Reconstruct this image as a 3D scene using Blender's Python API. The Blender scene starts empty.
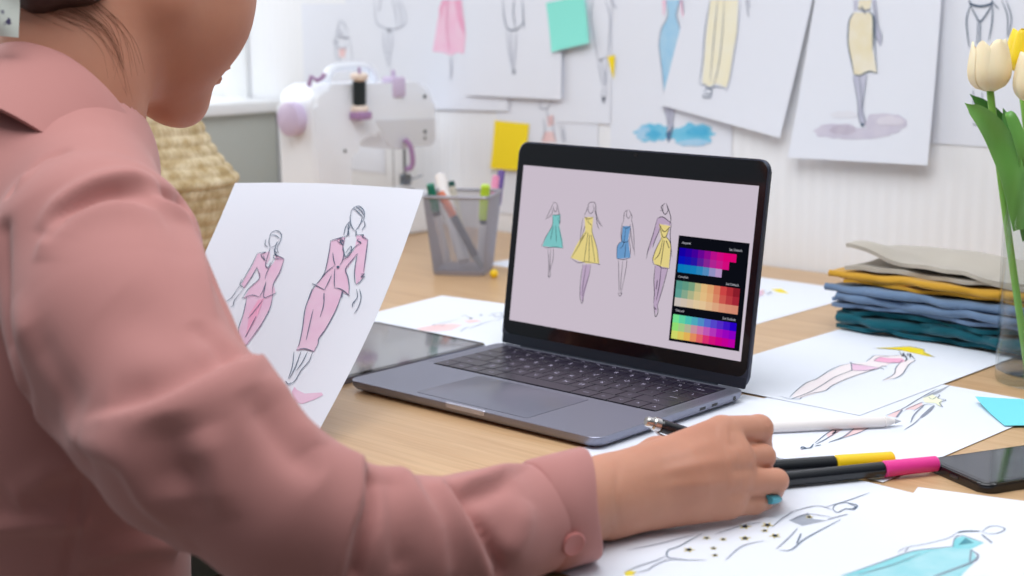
import bpy, bmesh, math, random
import numpy as np
from mathutils import Vector, Matrix
from mathutils.bvhtree import BVHTree
from mathutils.geometry import tessellate_polygon
random.seed(4); rng = np.random.default_rng(7)
SC = bpy.context.scene; COL = SC.collection
PI = math.pi
# ------------------------------------------------------------------ camera
# world axes: X runs along the back wall, Y towards it, table top is z = 0
FPX, CAMZ, PIT, ROL, YAW = 1539.0, .3593, .1843, -.0072, .7463
CAM = np.array([1.06807, -.92658, CAMZ])
_c, _s = math.cos(YAW), math.sin(YAW)
def _w(v): return np.array([_c*v[0]-_s*v[1], _s*v[0]+_c*v[1], v[2]])
_F = np.array([0, math.cos(PIT), -math.sin(PIT)]); _R = np.array([1., 0, 0]); _U = np.cross(_R, _F)
FW = _w(_F); RT = _w(_R*math.cos(ROL)+_U*math.sin(ROL)); UP = _w(-_R*math.sin(ROL)+_U*math.cos(ROL))
def ray(x, y): return FW + RT*(x-512)/FPX - UP*(y-288)/FPX
def at(x, y, D): return CAM + ray(x, y)*D
def onz(x, y, z=0.): d = ray(x, y); return CAM + d*(z-CAMZ)/d[2]
def onY(x, y, Y=.845): d = ray(x, y); return CAM + d*(Y-CAM[1])/d[1]
def px(p): d = np.asarray(p, float)-CAM; q = d@FW; return (512+FPX*(d@RT)/q, 288-FPX*(d@UP)/q)
cd = bpy.data.cameras.new('camera'); cam = bpy.data.objects.new('camera', cd); COL.objects.link(cam)
mw = Matrix.Identity(4)
for i in range(3):
    mw[i][0] = RT[i]; mw[i][1] = UP[i]; mw[i][2] = -FW[i]; mw[i][3] = CAM[i]
cam.matrix_world = mw
cd.sensor_width = 36; cd.lens = FPX/1024*36; cd.clip_start = .02; cd.clip_end = 30
cd.dof.use_dof = True; cd.dof.focus_distance = 1.28; cd.dof.aperture_fstop = 6.5
SC.camera = cam
# ------------------------------------------------------------------ materials
def lin(c):
    return tuple(((v/255)/12.92 if v/255 <= .04045 else ((v/255+.055)/1.055)**2.4) for v in c)
MAT = {}
def mat(name, rgb, rough=.5, metal=0., spec=.5, emit=0., alpha=1., trans=0., sheen=0., coat=0., sss=0., bump=None, vary=None, ior=None):
    if name in MAT: return MAT[name]
    m = bpy.data.materials.new(name); m.use_nodes = True
    nt = m.node_tree; b = nt.nodes['Principled BSDF']
    c = (*lin(rgb), 1)
    b.inputs['Base Color'].default_value = c
    b.inputs['Roughness'].default_value = rough; b.inputs['Metallic'].default_value = metal
    b.inputs['Specular IOR Level'].default_value = spec
    if ior: b.inputs['IOR'].default_value = ior
    if trans: b.inputs['Transmission Weight'].default_value = trans
    if sheen: b.inputs['Sheen Weight'].default_value = sheen; b.inputs['Sheen Roughness'].default_value = .5
    if coat: b.inputs['Coat Weight'].default_value = coat; b.inputs['Coat Roughness'].default_value = .05
    if sss:
        b.inputs['Subsurface Weight'].default_value = sss
        b.inputs['Subsurface Radius'].default_value = (.012, .004, .002); b.inputs['Subsurface Scale'].default_value = 1
    if emit:
        b.inputs['Emission Color'].default_value = c; b.inputs['Emission Strength'].default_value = emit
    if vary or bump:
        tc = nt.nodes.new('ShaderNodeTexCoord')
    if vary:      # (scale, rgb2, stretch, lo, hi)
        mp = nt.nodes.new('ShaderNodeMapping'); mp.inputs['Scale'].default_value = vary[2]
        nz = nt.nodes.new('ShaderNodeTexNoise'); nz.inputs['Scale'].default_value = vary[0]; nz.inputs['Detail'].default_value = 5
        rp = nt.nodes.new('ShaderNodeValToRGB')
        rp.color_ramp.elements[0].position = vary[3]; rp.color_ramp.elements[1].position = vary[4]
        rp.color_ramp.elements[0].color = c; rp.color_ramp.elements[1].color = (*lin(vary[1]), 1)
        nt.links.new(tc.outputs['Object'], mp.inputs[0]); nt.links.new(mp.outputs[0], nz.inputs['Vector'])
        nt.links.new(nz.outputs['Fac'], rp.inputs[0]); nt.links.new(rp.outputs[0], b.inputs['Base Color'])
    if bump:      # (scale, strength, distance, stretch)
        mp = nt.nodes.new('ShaderNodeMapping'); mp.inputs['Scale'].default_value = bump[3]
        nz = nt.nodes.new('ShaderNodeTexNoise'); nz.inputs['Scale'].default_value = bump[0]; nz.inputs['Detail'].default_value = 4
        bp = nt.nodes.new('ShaderNodeBump'); bp.inputs['Strength'].default_value = bump[1]; bp.inputs['Distance'].default_value = bump[2]
        nt.links.new(tc.outputs['Object'], mp.inputs[0]); nt.links.new(mp.outputs[0], nz.inputs['Vector'])
        nt.links.new(nz.outputs['Fac'], bp.inputs['Height']); nt.links.new(bp.outputs[0], b.inputs['Normal'])
    MAT[name] = m
    return m
I3 = (1, 1, 1)
paper = mat('paper', (229, 233, 243), .75, spec=.2, bump=(18, .15, .002, I3))
ink = mat('blue_black_ink', (84, 102, 124), .7, spec=.1)
inkg = mat('grey_ink', (140, 146, 162), .7, spec=.1)
inkd = mat('dark_ink', (38, 44, 60), .7, spec=.1)
def paint(name, rgb, v=.22): return mat(name+'_paint', rgb, .8, spec=.1, vary=(45, tuple(int(c+(244-c)*v) for c in rgb), (1, 1, 1), .35, .65))
pinkp = paint('pink', (229, 190, 216)); pinkd = paint('rose', (236, 168, 200)); tealp = paint('teal', (128, 204, 212))
yelp = paint('yellow', (240, 216, 40)); skinp = paint('skin_wash', (240, 229, 232)); redp = paint('coral', (238, 202, 204))
bluep = paint('sky_blue', (160, 206, 236)); washp = paint('bright_blue', (110, 195, 228)); sandp = paint('sand', (240, 234, 206))
lilp = paint('lilac_grey', (203, 199, 216)); lilp2 = paint('lilac_legs', (190, 192, 212)); paleg = paint('pale_yellow', (236, 238, 206)); greyp = paint('grey', (150, 156, 170))
pinkl = paint('pale_pink', (242, 196, 220))
# ------------------------------------------------------------------ object helpers
def link(o, parent=None):
    COL.objects.link(o)
    if parent is not None: o.parent = parent
    return o
def tag(o, label=None, cat=None, group=None, kind=None):
    if label: o['label'] = label
    if cat: o['category'] = cat
    if group: o['group'] = group
    if kind: o['kind'] = kind
    return o
def empty(name, loc=(0, 0, 0), rz=0., rot=None):
    o = bpy.data.objects.new(name, None); link(o); o.empty_display_size = .02
    o.location = loc; o.rotation_euler = rot if rot else (0, 0, rz)
    return o
class MB:
    def __init__(s): s.v = []; s.f = []; s.m = []; s.mats = []; s.sm = []
    def mi(s, m):
        if m not in s.mats: s.mats.append(m)
        return s.mats.index(m)
    def add(s, vs, fs, m, smooth=False):
        o = len(s.v); s.v += [tuple(float(c) for c in v) for v in vs]; k = s.mi(m)
        for f in fs: s.f.append(tuple(i+o for i in f)); s.m.append(k); s.sm.append(smooth)
    def box(s, lo, hi, m, bev=0., seg=2, mtx=None):
        bm = bmesh.new(); bmesh.ops.create_cube(bm, size=1)
        for v in bm.verts:
            v.co = Vector([lo[i]+(v.co[i]+.5)*(hi[i]-lo[i]) for i in range(3)])
        if bev: bmesh.ops.bevel(bm, geom=list(bm.edges), offset=bev, segments=seg, affect='EDGES', profile=.5)
        s.bm(bm, m, bev > 0, mtx)
    def bm(s, bm, m, smooth=False, mtx=None):
        if mtx is not None: bmesh.ops.transform(bm, matrix=mtx, verts=bm.verts)
        bmesh.ops.recalc_face_normals(bm, faces=bm.faces)
        bm.verts.index_update()
        s.add([v.co[:] for v in bm.verts], [[v.index for v in f.verts] for f in bm.faces], m, smooth); bm.free()
    def prism(s, poly, z0, z1, m, bev=0., seg=2, mtx=None, smooth=None, only='all'):
        bm = bmesh.new(); a = [bm.verts.new((p[0], p[1], z0)) for p in poly]; b = [bm.verts.new((p[0], p[1], z1)) for p in poly]
        n = len(poly); fb = bm.faces.new(a[::-1]); ft = bm.faces.new(b)
        for i in range(n): bm.faces.new((a[i], a[(i+1) % n], b[(i+1) % n], b[i]))
        if bev:
            ed = [e for e in bm.edges if all(abs(v.co.z-z1) < 1e-9 for v in e.verts) or (only == 'all' and all(abs(v.co.z-z0) < 1e-9 for v in e.verts))]
            bmesh.ops.bevel(bm, geom=ed, offset=bev, segments=seg, affect='EDGES', profile=.5)
        s.bm(bm, m, (bev > 0) if smooth is None else smooth, mtx)
    def tube(s, pts, rad, m, n=12, cap=True, smooth=True, flat=None, up=None):
        pts = [Vector(p) for p in pts]; N = len(pts)
        if not hasattr(rad, '__len__'): rad = [rad]*N
        vs = []; fs = []; pu = None
        for i, p in enumerate(pts):
            t = (pts[min(i+1, N-1)]-pts[max(i-1, 0)])
            t = t.normalized() if t.length > 0 else Vector((0, 0, 1))
            if pu is None:
                pu = Vector(up) if up else (Vector((0, 0, 1)) if abs(t.z) < .9 else Vector((1, 0, 0)))
            u = (pu-t*pu.dot(t)).normalized(); w = t.cross(u); pu = u
            for k in range(n):
                a = 2*PI*k/n; fl = flat if flat else 1
                vs.append(p+u*math.cos(a)*rad[i]*fl+w*math.sin(a)*rad[i])
        for i in range(N-1):
            for k in range(n):
                fs.append((i*n+k, i*n+(k+1) % n, (i+1)*n+(k+1) % n, (i+1)*n+k))
        if cap: fs.append(tuple(range(n))[::-1]); fs.append(tuple((N-1)*n+k for k in range(n)))
        s.add(vs, fs, m, smooth)
    def lathe(s, prof, m, n=32, mtx=None, closed=False, smooth=True):
        vs = []; fs = []
        for r, z in prof:
            for k in range(n): a = 2*PI*k/n; vs.append(Vector((r*math.cos(a), r*math.sin(a), z)))
        N = len(prof)
        for i in range(N if closed else N-1):
            j = (i+1) % N
            for k in range(n): fs.append((i*n+k, i*n+(k+1) % n, j*n+(k+1) % n, j*n+k))
        if not closed:
            if prof[0][0] > 1e-6: fs.append(tuple(range(n))[::-1])
            if prof[-1][0] > 1e-6: fs.append(tuple((N-1)*n+k for k in range(n)))
        if mtx is not None: vs = [mtx@v for v in vs]
        s.add(vs, fs, m, smooth)
    def build(s, name, parent=None, loc=None, sharp=35):
        me = bpy.data.meshes.new(name); me.from_pydata(s.v, [], s.f)
        for m in s.mats: me.materials.append(m)
        me.polygons.foreach_set('material_index', s.m); me.polygons.foreach_set('use_smooth', s.sm)
        me.validate(); me.update()
        if any(s.sm): me.set_sharp_from_angle(angle=math.radians(sharp))
        o = bpy.data.objects.new(name, me); link(o, parent)
        if loc is not None: o.location = loc
        return o
def axis_mtx(a, b, up=None):
    a = Vector(a); b = Vector(b); z = (b-a).normalized()
    u = Vector(up) if up else (Vector((0, 0, 1)) if abs(z.z) < .95 else Vector((1, 0, 0)))
    x = u.cross(z).normalized(); y = z.cross(x)
    m = Matrix((x, y, z)).transposed().to_4x4(); m.translation = a
    return m
def rrect(x0, y0, x1, y1, r, n=6):
    out = []
    for cx, cy, a0 in ((x1-r, y0+r, -PI/2), (x1-r, y1-r, 0), (x0+r, y1-r, PI/2), (x0+r, y0+r, PI)):
        for i in range(n+1): a = a0+PI/2*i/n; out.append((cx+r*math.cos(a), cy+r*math.sin(a)))
    return out
def catmull(P, n=8):
    P = [np.asarray(p, float) for p in P]
    if len(P) < 3: return P
    Q = [2*P[0]-P[1]]+P+[2*P[-1]-P[-2]]; out = []
    for i in range(1, len(Q)-2):
        for k in range(n):
            t = k/n
            out.append(.5*((2*Q[i])+(-Q[i-1]+Q[i+1])*t+(2*Q[i-1]-5*Q[i]+4*Q[i+1]-Q[i+2])*t*t+(-Q[i-1]+3*Q[i]-3*Q[i+1]+Q[i+2])*t**3))
    out.append(P[-1]); return out
_tc = {}
def text_geo(s, size):
    if (s, size) in _tc: return _tc[(s, size)]
    cu = bpy.data.curves.new('t', 'FONT'); cu.body = s; cu.size = size; cu.align_x = 'CENTER'; cu.align_y = 'CENTER'
    cu.resolution_u = 2
    o = bpy.data.objects.new('t', cu); COL.objects.link(o)
    me = o.to_mesh(); r = ([tuple(v.co) for v in me.vertices], [tuple(p.vertices) for p in me.polygons])
    o.to_mesh_clear(); bpy.data.objects.remove(o); bpy.data.curves.remove(cu)
    _tc[(s, size)] = r; return r
# ------------------------------------------------------------------ drawings on sheets
def Z(x0, y0, s, pts): return [(x0+p[0]/s, y0+p[1]/s) for p in pts]
class Sheet:
    """paper sheet from four corners (bl, br, tr, tl); drawings are traced onto its plane, thickness real"""
    def __init__(s, bl, br, tr, tl, curl=None, m=paper, nx=14, ny=18, th=.00025, lift=.00035):
        s.c = [np.asarray(p, float) for p in (bl, br, tr, tl)]; s.curl = curl; s.lift = lift; s.mb = MB()
        s.n = np.cross(s.c[1]-s.c[0], s.c[3]-s.c[0]); s.n /= np.linalg.norm(s.n)
        if s.n@(CAM-s.c[0]) < 0: s.n = -s.n
        vs = []; fs = []
        for side in (0, 1):
            for j in range(ny+1):
                for i in range(nx+1): vs.append(s.S(i/nx, j/ny, -th*side))
        W = nx+1; O = W*(ny+1)
        flip = np.cross(s.c[1]-s.c[0], s.c[3]-s.c[0])@s.n < 0
        for j in range(ny):
            for i in range(nx):
                q = (j*W+i, j*W+i+1, (j+1)*W+i+1, (j+1)*W+i)
                r = tuple(x+O for x in q)
                fs.append(q[::-1] if flip else q); fs.append(r if flip else r[::-1])
        b = [i for i in range(W)]+[j*W+nx for j in range(1, ny+1)]+[ny*W+i for i in range(nx-1, -1, -1)]+[j*W for j in range(ny-1, 0, -1)]
        for k in range(len(b)):
            a, c2 = b[k], b[(k+1) % len(b)]; q = (a, a+O, c2+O, c2); fs.append(q[::-1] if flip else q)
        s.mb.add(vs, fs, m, True)
    def base(s, u, v):
        c = s.c; return c[0]*(1-u)*(1-v)+c[1]*u*(1-v)+c[2]*u*v+c[3]*(1-u)*v
    def S(s, u, v, off=0.):
        p = s.base(u, v)+s.n*off
        if s.curl is not None: p = p+s.n*s.curl(u, v)
        return p
    def uv(s, x, y):
        u, v = .5, .5; d = ray(x, y)
        for _ in range(14):
            P = s.S(u, v)
            e = 1e-3; A = np.stack([(s.S(u+e, v)-P)/e, (s.S(u, v+e)-P)/e, -d]).T
            t = (P-CAM)@FW
            r = P-(CAM+d*t); st = np.linalg.lstsq(A, -r, rcond=None)[0]
            u += st[0]; v += st[1]
            if abs(st[0])+abs(st[1]) < 1e-6: break
        return np.array([u, v])
    def line(s, pts, m=ink, w=.0007, smooth=True, layer=2, taper=False):
        q = [s.uv(*p) for p in pts]; s.j = getattr(s, 'j', 0)+1; layer = layer+1.6+.04*(s.j % 25)
        if smooth: q = catmull(q, 6)
        P = [s.S(a[0], a[1], s.lift*layer) for a in q]
        N = len(P); vs = []; fs = []
        for i in range(N):
            t = P[min(i+1, N-1)]-P[max(i-1, 0)]; t /= (np.linalg.norm(t)+1e-12)
            b = np.cross(s.n, t); k = (1-.65*abs(2*i/(N-1)-1)**3) if taper or N > 2 else 1
            vs += [P[i]-b*w/2*k, P[i]+b*w/2*k]
        for i in range(N-1): fs.append((2*i, 2*i+2, 2*i+3, 2*i+1))
        s.mb.add(vs, fs, m)
    def fill(s, pts, m, smooth=False, layer=1, cuts=2):
        q = [s.uv(*p) for p in pts]; s.k = getattr(s, 'k', 0)+1; layer = layer+.07*(s.k % 12)
        if smooth: q = catmull(q+[q[0]], 5)[:-1]
        bm = bmesh.new(); V = [bm.verts.new((a[0], a[1], 0)) for a in q]
        for t in tessellate_polygon([[Vector((a[0], a[1], 0)) for a in q]]):
            try: bm.faces.new([V[i] for i in t])
            except ValueError: pass
        if cuts: bmesh.ops.subdivide_edges(bm, edges=list(bm.edges), cuts=cuts, use_grid_fill=True)
        bm.verts.index_update()
        vs = [s.S(v.co.x, v.co.y, s.lift*layer) for v in bm.verts]; fs = []
        for f in bm.faces:
            ix = [v.index for v in f.verts]
            a, b, c = (vs[i] for i in ix[:3])
            fs.append(ix if np.cross(b-a, c-a)@s.n > 0 else ix[::-1])
        bm.free(); s.mb.add(vs, fs, m)
    def build(s, name, label, cat, group=None):
        o = s.mb.build(name); tag(o, label, cat, group)
        # put the origin on the sheet
        c = s.c[0]; o.data.transform(Matrix.Translation(-Vector(c))); o.location = c
        return o
# ------------------------------------------------------------------ the room
WY = .845
def wall_mat():
    m = mat('beadboard_wall_paint', (236, 238, 242), .6, spec=.3)
    nt = m.node_tree; b = nt.nodes['Principled BSDF']
    tc = nt.nodes.new('ShaderNodeTexCoord'); wv = nt.nodes.new('ShaderNodeTexWave'); wv.bands_direction = 'X'; wv.inputs['Scale'].default_value = 1/.0095/1.0*.16
    bp = nt.nodes.new('ShaderNodeBump'); bp.inputs['Strength'].default_value = .35; bp.inputs['Distance'].default_value = .0015
    nt.links.new(tc.outputs['Object'], wv.inputs['Vector']); nt.links.new(wv.outputs['Fac'], bp.inputs['Height']); nt.links.new(bp.outputs[0], b.inputs['Normal'])
    return m
WM = wall_mat()
def structure(mb, name, loc=None): o = mb.build(name, loc=loc); o['kind'] = 'structure'; return o
b = MB(); b.box((-1.95, WY, -.74), (2.2, WY+.1, 1.7), WM); structure(b, 'wall_back')
b = MB(); b.box((-2.05, -1.6, -.74), (-1.95, WY+.1, 1.7), mat('side_wall_paint', (222, 226, 232), .7)); structure(b, 'wall_left')
b = MB(); b.box((-2.05, -2.2, -.8), (2.2, WY+.1, -.74), mat('grey_floor', (186, 180, 172), .5, vary=(3, (168, 160, 152), (1, 8, 1), .4, .6))); structure(b, 'floor')
# vertical white casing on the back wall left of the sheets
tx0, tx1 = onY(228, 60)[0], onY(249, 60)[0]
b = MB(); b.box((tx0, WY-.007, .0), (tx1, WY+.0, 1.6), mat('white_casing_paint', (236, 238, 240), .5), .003); structure(b, 'trim_1')
# ------------------------------------------------------------------ desk
def wood_mat():
    m = mat('light_oak', (206, 168, 124), .36, spec=.45)
    nt = m.node_tree; b = nt.nodes['Principled BSDF']; L = nt.links
    tc = nt.nodes.new('ShaderNodeTexCoord'); mp = nt.nodes.new('ShaderNodeMapping'); mp.inputs['Scale'].default_value = (1.6, 26, 1)
    nz = nt.nodes.new('ShaderNodeTexNoise'); nz.inputs['Scale'].default_value = 3.2; nz.inputs['Detail'].default_value = 8; nz.inputs['Roughness'].default_value = .62
    nz.inputs['Distortion'].default_value = .6
    rp = nt.nodes.new('ShaderNodeValToRGB'); e = rp.color_ramp.elements
    e[0].position = .25; e[0].color = (*lin((200, 158, 114)), 1); e[1].position = .72; e[1].color = (*lin((222, 186, 144)), 1)
    mp2 = nt.nodes.new('ShaderNodeMapping'); mp2.inputs['Scale'].default_value = (6, 260, 1)
    n2 = nt.nodes.new('ShaderNodeTexNoise'); n2.inputs['Scale'].default_value = 2; n2.inputs['Detail'].default_value = 3
    mx = nt.nodes.new('ShaderNodeMixRGB'); mx.blend_type = 'MULTIPLY'; mx.inputs[0].default_value = .22
    L.new(tc.outputs['Object'], mp.inputs[0]); L.new(mp.outputs[0], nz.inputs['Vector']); L.new(nz.outputs['Fac'], rp.inputs[0])
    L.new(tc.outputs['Object'], mp2.inputs[0]); L.new(mp2.outputs[0], n2.inputs['Vector']); L.new(rp.outputs[0], mx.inputs[1]); L.new(n2.outputs['Fac'], mx.inputs[2])
    L.new(mx.outputs[0], b.inputs['Base Color'])
    bp = nt.nodes.new('ShaderNodeBump'); bp.inputs['Strength'].default_value = .08; bp.inputs['Distance'].default_value = .001
    L.new(n2.outputs['Fac'], bp.inputs['Height']); L.new(bp.outputs[0], b.inputs['Normal'])
    return m
WOOD = wood_mat(); WHITE = mat('white_lacquer', (236, 238, 240), .4)
DF = -.245
desk = empty('desk', (-1.1, DF, -.74)); tag(desk, 'light oak desk covered with sketches, laptop and pens in front of the wall', 'desk')
b = MB(); b.box((0, 0, .712), (2.9, WY-DF-.004, .74), WOOD, .003); b.build('desktop', desk)
for lx, ly in ((.04, .05), (2.8, .05), (.04, 1.0), (2.8, 1.0)):
    b = MB(); b.box((lx, ly, 0), (lx+.05, ly+.05, .712), WHITE, .004); b.build('leg', desk)
# white cabinet left of the desk
cp = onY(283, 100, WY-.005); CX = cp[0]; CZT = cp[2]
q0 = onY(280, 109.5, WY-.005)[2]
cab = empty('cabinet', (CX-.4, .0, -.74)); tag(cab, 'low white cabinet with a thick top and shaded grey side left of the desk', 'cabinet')
b = MB(); b.box((0, 0, CZT+.74-.02), (.4, WY-.005, CZT+.74), WHITE, .002); b.build('top_board', cab)
GREY = mat('shade_grey_cabinet_panel', (180, 184, 178), .6)  # grey tone holds the shade on the white cabinet's side
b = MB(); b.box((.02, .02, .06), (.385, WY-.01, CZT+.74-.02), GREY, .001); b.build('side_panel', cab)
b = MB(); b.box((.04, .05, 0), (.36, WY-.03, .06), WHITE, .001); b.build('plinth', cab)
# ------------------------------------------------------------------ laptop
LW, LD = .3041, .2124
SG = mat('space_grey_aluminium', (142, 144, 160), .42, metal=.75, spec=.5)
SGD = mat('dark_grey_aluminium', (64, 68, 82), .4, metal=.7)
BLK = mat('black_plastic', (14, 14, 18), .35); KEY = mat('key_black', (30, 24, 42), .32, spec=.6)
GLS = mat('black_glass', (8, 9, 16), .06, spec=.6)
HNG = mat('hinge_black', (26, 32, 44), .35)
lt = empty('laptop', (0, 0, 0)); tag(lt, 'open dark grey laptop showing four fashion figures and a colour palette', 'laptop')
ZT = .0115
b = MB()
out = rrect(0, 0, LW, LD-.001, .011, 8)
def inset(p, d):
    cx, cy = LW/2, LD/2
    return [(cx+(x-cx)*(1-d/(LW/2)), cy+(y-cy)*(1-d/(LD/2))) for x, y in p]
lv = [(inset(out, .006), .0016), (inset(out, .0025), .0032), (inset(out, .0006), .0056), (out, .0075), (out, ZT-.0005), (inset(out, .0004), ZT)]
n = len(out); vs = []; fs = []
for poly, z in lv: vs += [(x, y, z) for x, y in poly]
for k in range(len(lv)-1):
    for i in range(n): fs.append((k*n+i, k*n+(i+1) % n, (k+1)*n+(i+1) % n, (k+1)*n+i))
fs.append(tuple(range(n))[::-1])
b.add(vs, fs, SG, True)
# top face with the keyboard well cut in
KX0, KX1, KY0, KY1 = .0155, .2886, .0965, .2035
top = [(x, y) for x, y in lv[-1][0]]
bm = bmesh.new(); ov = [bm.verts.new((x, y, ZT)) for x, y in top]
well = rrect(KX0, KY0, KX1, KY1, .0025, 3); iv = [bm.verts.new((x, y, ZT)) for x, y in well]
for V in (ov, iv):
    for i in range(len(V)): bm.edges.new((V[i], V[(i+1) % len(V)]))
bmesh.ops.triangle_fill(bm, use_beauty=True, edges=list(bm.edges))
for f in list(bm.faces):
    c = f.calc_center_median()
    if KX0+.001 < c.x < KX1-.001 and KY0+.001 < c.y < KY1-.001: bm.faces.remove(f)
b.bm(bm, SG)
nw = len(well); b.add([(x, y, ZT) for x, y in well]+[(x, y, ZT-.0012) for x, y in well], [(i, i+nw, (i+1) % nw+nw, (i+1) % nw) for i in range(nw)]+[tuple(range(nw, 2*nw))], BLK)
base = b.build('base', lt)
# finger notch, ports, hinge, feet
b = MB(); b.prism(rrect(.130, -.0004, .178, .0038, .0018, 4), ZT-.0045, ZT+.0001, mat('polished_notch', (188, 190, 204), .25, metal=.6), .0004, 1); b.build('finger_notch', lt)
b = MB()
b.tube([(LW-.0006, .193, .0072), (LW+.00015, .193, .0072)], .0021, BLK, 14); b.build('headphone_port', lt)
for y0 in (.158, .140):
    b = MB(); b.box((LW-.0006, y0, .006), (LW+.00015, y0+.009, .0088), BLK, .0003, 1); b.build('port', lt)
for x, y in ((.03, .03), (.274, .03), (.03, .182), (.274, .182)):
    b = MB(); b.lathe([(0, 0), (.006, 0), (.0075, .0012), (.0075, .002)], BLK, 20, Matrix.Translation((x, y, 0))); b.build('rubber_foot', lt)
b = MB(); b.tube([(.03, LD-.0035, .0092), (LW-.03, LD-.0035, .0092)], .0030, HNG, 16); b.build('hinge', lt)
for x0 in (.0045, .2925):
    b = MB()
    for i in range(4):
        for j in range(36):
            x, y = x0+i*.0021, .1+j*.0028
            b.add([(x, y, ZT+.0001), (x+.0008, y, ZT+.0001), (x+.0008, y+.0008, ZT+.0001), (x, y+.0008, ZT+.0001)], [(0, 1, 2, 3)], BLK)
    b.build('speaker_grille', lt)
# trackpad
b = MB(); b.prism(rrect(.0845, .0085, .2195, .0905, .003, 5), ZT-.0006, ZT+.00022, mat('trackpad_grey', (128, 130, 146), .32, metal=.6), .00025, 2)
b.prism(rrect(.0841, .0081, .2199, .0909, .0034, 5), ZT-.0002, ZT+.00004, mat('groove', (52, 54, 66), .5)); b.build('trackpad', lt)
# keys
U = (KX1-KX0-.0006)/14.5
rows = [('1',), ]
R0 = [('esc', 1)]+[('F%d' % i, 1.035) for i in range(1, 13)]+[('', 1.08)]
RW = [([('esc', 1)]+[('F%d' % i, 1.04) for i in range(1, 13)]+[('', 1.02)], .0105),
      ([(c, 1) for c in '`1234567890-=']+[('delete', 1.5)], .0188),
      ([('tab', 1.5)]+[(c, 1) for c in 'QWERTYUIOP[]\\'], .0188),
      ([('caps', 1.75)]+[(c, 1) for c in "ASDFGHJKL;'"]+[('return', 1.75)], .0188),
      ([('shift', 2.25)]+[(c, 1) for c in 'ZXCVBNM,./']+[('shift', 2.25)], .0188),
      ([('fn', 1), ('ctrl', 1), ('opt', 1), ('cmd', 1.25), ('', 5), ('cmd', 1.25), ('opt', 1), ('<', 1), ('^', 1), ('>', 1)], .0188)]
LEG = mat('key_legend_white', (196, 190, 214), .6)
_keys = {}
y = KY1-.0006
for row, h in RW:
    x = KX0+.0003; tot = sum(w for _, w in row)
    for s, w in row:
        ww = w*U*14.5/tot; g = .0011
        k = (round(ww, 4), h, s)
        if k not in _keys:
            b = MB(); b.prism(rrect(g/2, -h+g/2, ww-g/2, -g/2, .0013, 3), -.0008, .0007, KEY, .0003, 1)
            if s:
                tv, tf = text_geo(s, .0068 if len(s) == 1 else .0036)
                b.add([(v[0]+ww/2, v[1]-h/2, .00082) for v in tv], tf, LEG)
            o = b.build('key', lt); _keys[k] = o
        else:
            o = _keys[k].copy(); link(o, lt)
        o.location = (x, y, ZT-.0002)
        x += ww
    y -= h
# lid
TH = 1.4247
hp = Vector((0, LD-.0009, ZT)); lid_m = Matrix.Translation(hp) @ Matrix.Rotation(TH, 4, 'X')
# lid local: x right, y up along the lid, z towards the viewer
LH = .2085; LT = .0048
lid = MB(); lid.prism(rrect(0, .0, LW, LH, .011, 8), -LT, 0, SGD, .0012, 3)
lido = lid.build('lid', lt); lido.matrix_local = lid_m
b = MB(); b.prism(rrect(.0016, .0105, LW-.0016, LH-.0016, .0095, 8), -.0004, .00035, GLS, .0002, 1); bz = b.build('bezel', lt); bz.matrix_local = lid_m
b = MB(); b.prism(rrect(.001, .0, LW-.001, .0105, .002, 3), -.0004, .00025, HNG, .0001, 1); bz = b.build('hinge_cover', lt); bz.matrix_local = lid_m
b = MB(); b.prism([(LW/2+.0022*math.cos(i*PI/8), .2035+.0022*math.sin(i*PI/8)) for i in range(16)], .0003, .0006, BLK); bz = b.build('webcam', lt); bz.matrix_local = lid_m
# screen: the emissive picture, traced on its own plane
SX0, SX1, SY0, SY1 = (LW-.2865)/2, (LW+.2865)/2, .0244, .1844
def L3(x, y, z=.0005): return np.array(lid_m @ Vector((x, y, z)))
def scr(name, rgb, e=.92):
    m = mat('screen_'+name, rgb, .3, spec=.0, emit=e)
    m.node_tree.nodes['Principled BSDF'].inputs['Base Color'].default_value = (0, 0, 0, 1); return m
sb = scr('background', (203, 191, 204), .97)
sh = Sheet(L3(SX0, SY0), L3(SX1, SY0), L3(SX1, SY1), L3(SX0, SY1), m=sb, nx=1, ny=1, th=.0001, lift=.00008)
SI = scr('ink', (30, 30, 44)); ST = scr('teal', (128, 200, 200)); SYL = scr('yellow', (232, 214, 140)); SBL = scr('blue', (110, 158, 206)); SV = scr('skin', (190, 168, 196))
def C(pts): return Z(530, 190, 4.43, pts)
def ln(p, w=.0006, m=SI): sh.line(C(p), m, w, layer=2)
def fl(p, m): sh.fill(C(p), m, layer=1, cuts=0)
fl([(100, 110), (135, 108), (130, 160), (145, 230), (145, 258), (110, 255), (55, 248), (75, 200), (100, 155)], ST)
for p in ([(105, 55), (90, 90), (70, 130)], [(70, 130), (95, 110), (104, 80)], [(105, 55), (120, 62), (128, 95), (132, 125)], [(104, 72), (108, 92), (118, 95), (119, 70)], [(100, 110), (118, 112), (135, 107)], [(100, 110), (100, 155), (70, 210), (52, 248)], [(135, 107), (133, 150), (125, 120)],
          [(128, 160), (140, 220), (147, 258)], [(52, 248), (80, 256), (110, 252), (147, 258)], [(104, 160), (92, 220)], [(115, 160), (118, 230)], [(80, 258), (84, 320), (82, 380)], [(92, 258), (90, 320), (85, 378)], [(104, 256), (104, 300), (92, 350), (90, 378)], [(80, 375), (85, 387), (95, 372)]): ln(p)
fl([(242, 120), (280, 120), (276, 185), (300, 270), (308, 325), (250, 325), (180, 300), (205, 245), (245, 180)], SYL)
fl([(235, 332), (268, 330), (258, 400), (232, 500), (222, 460)], SV)
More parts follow.
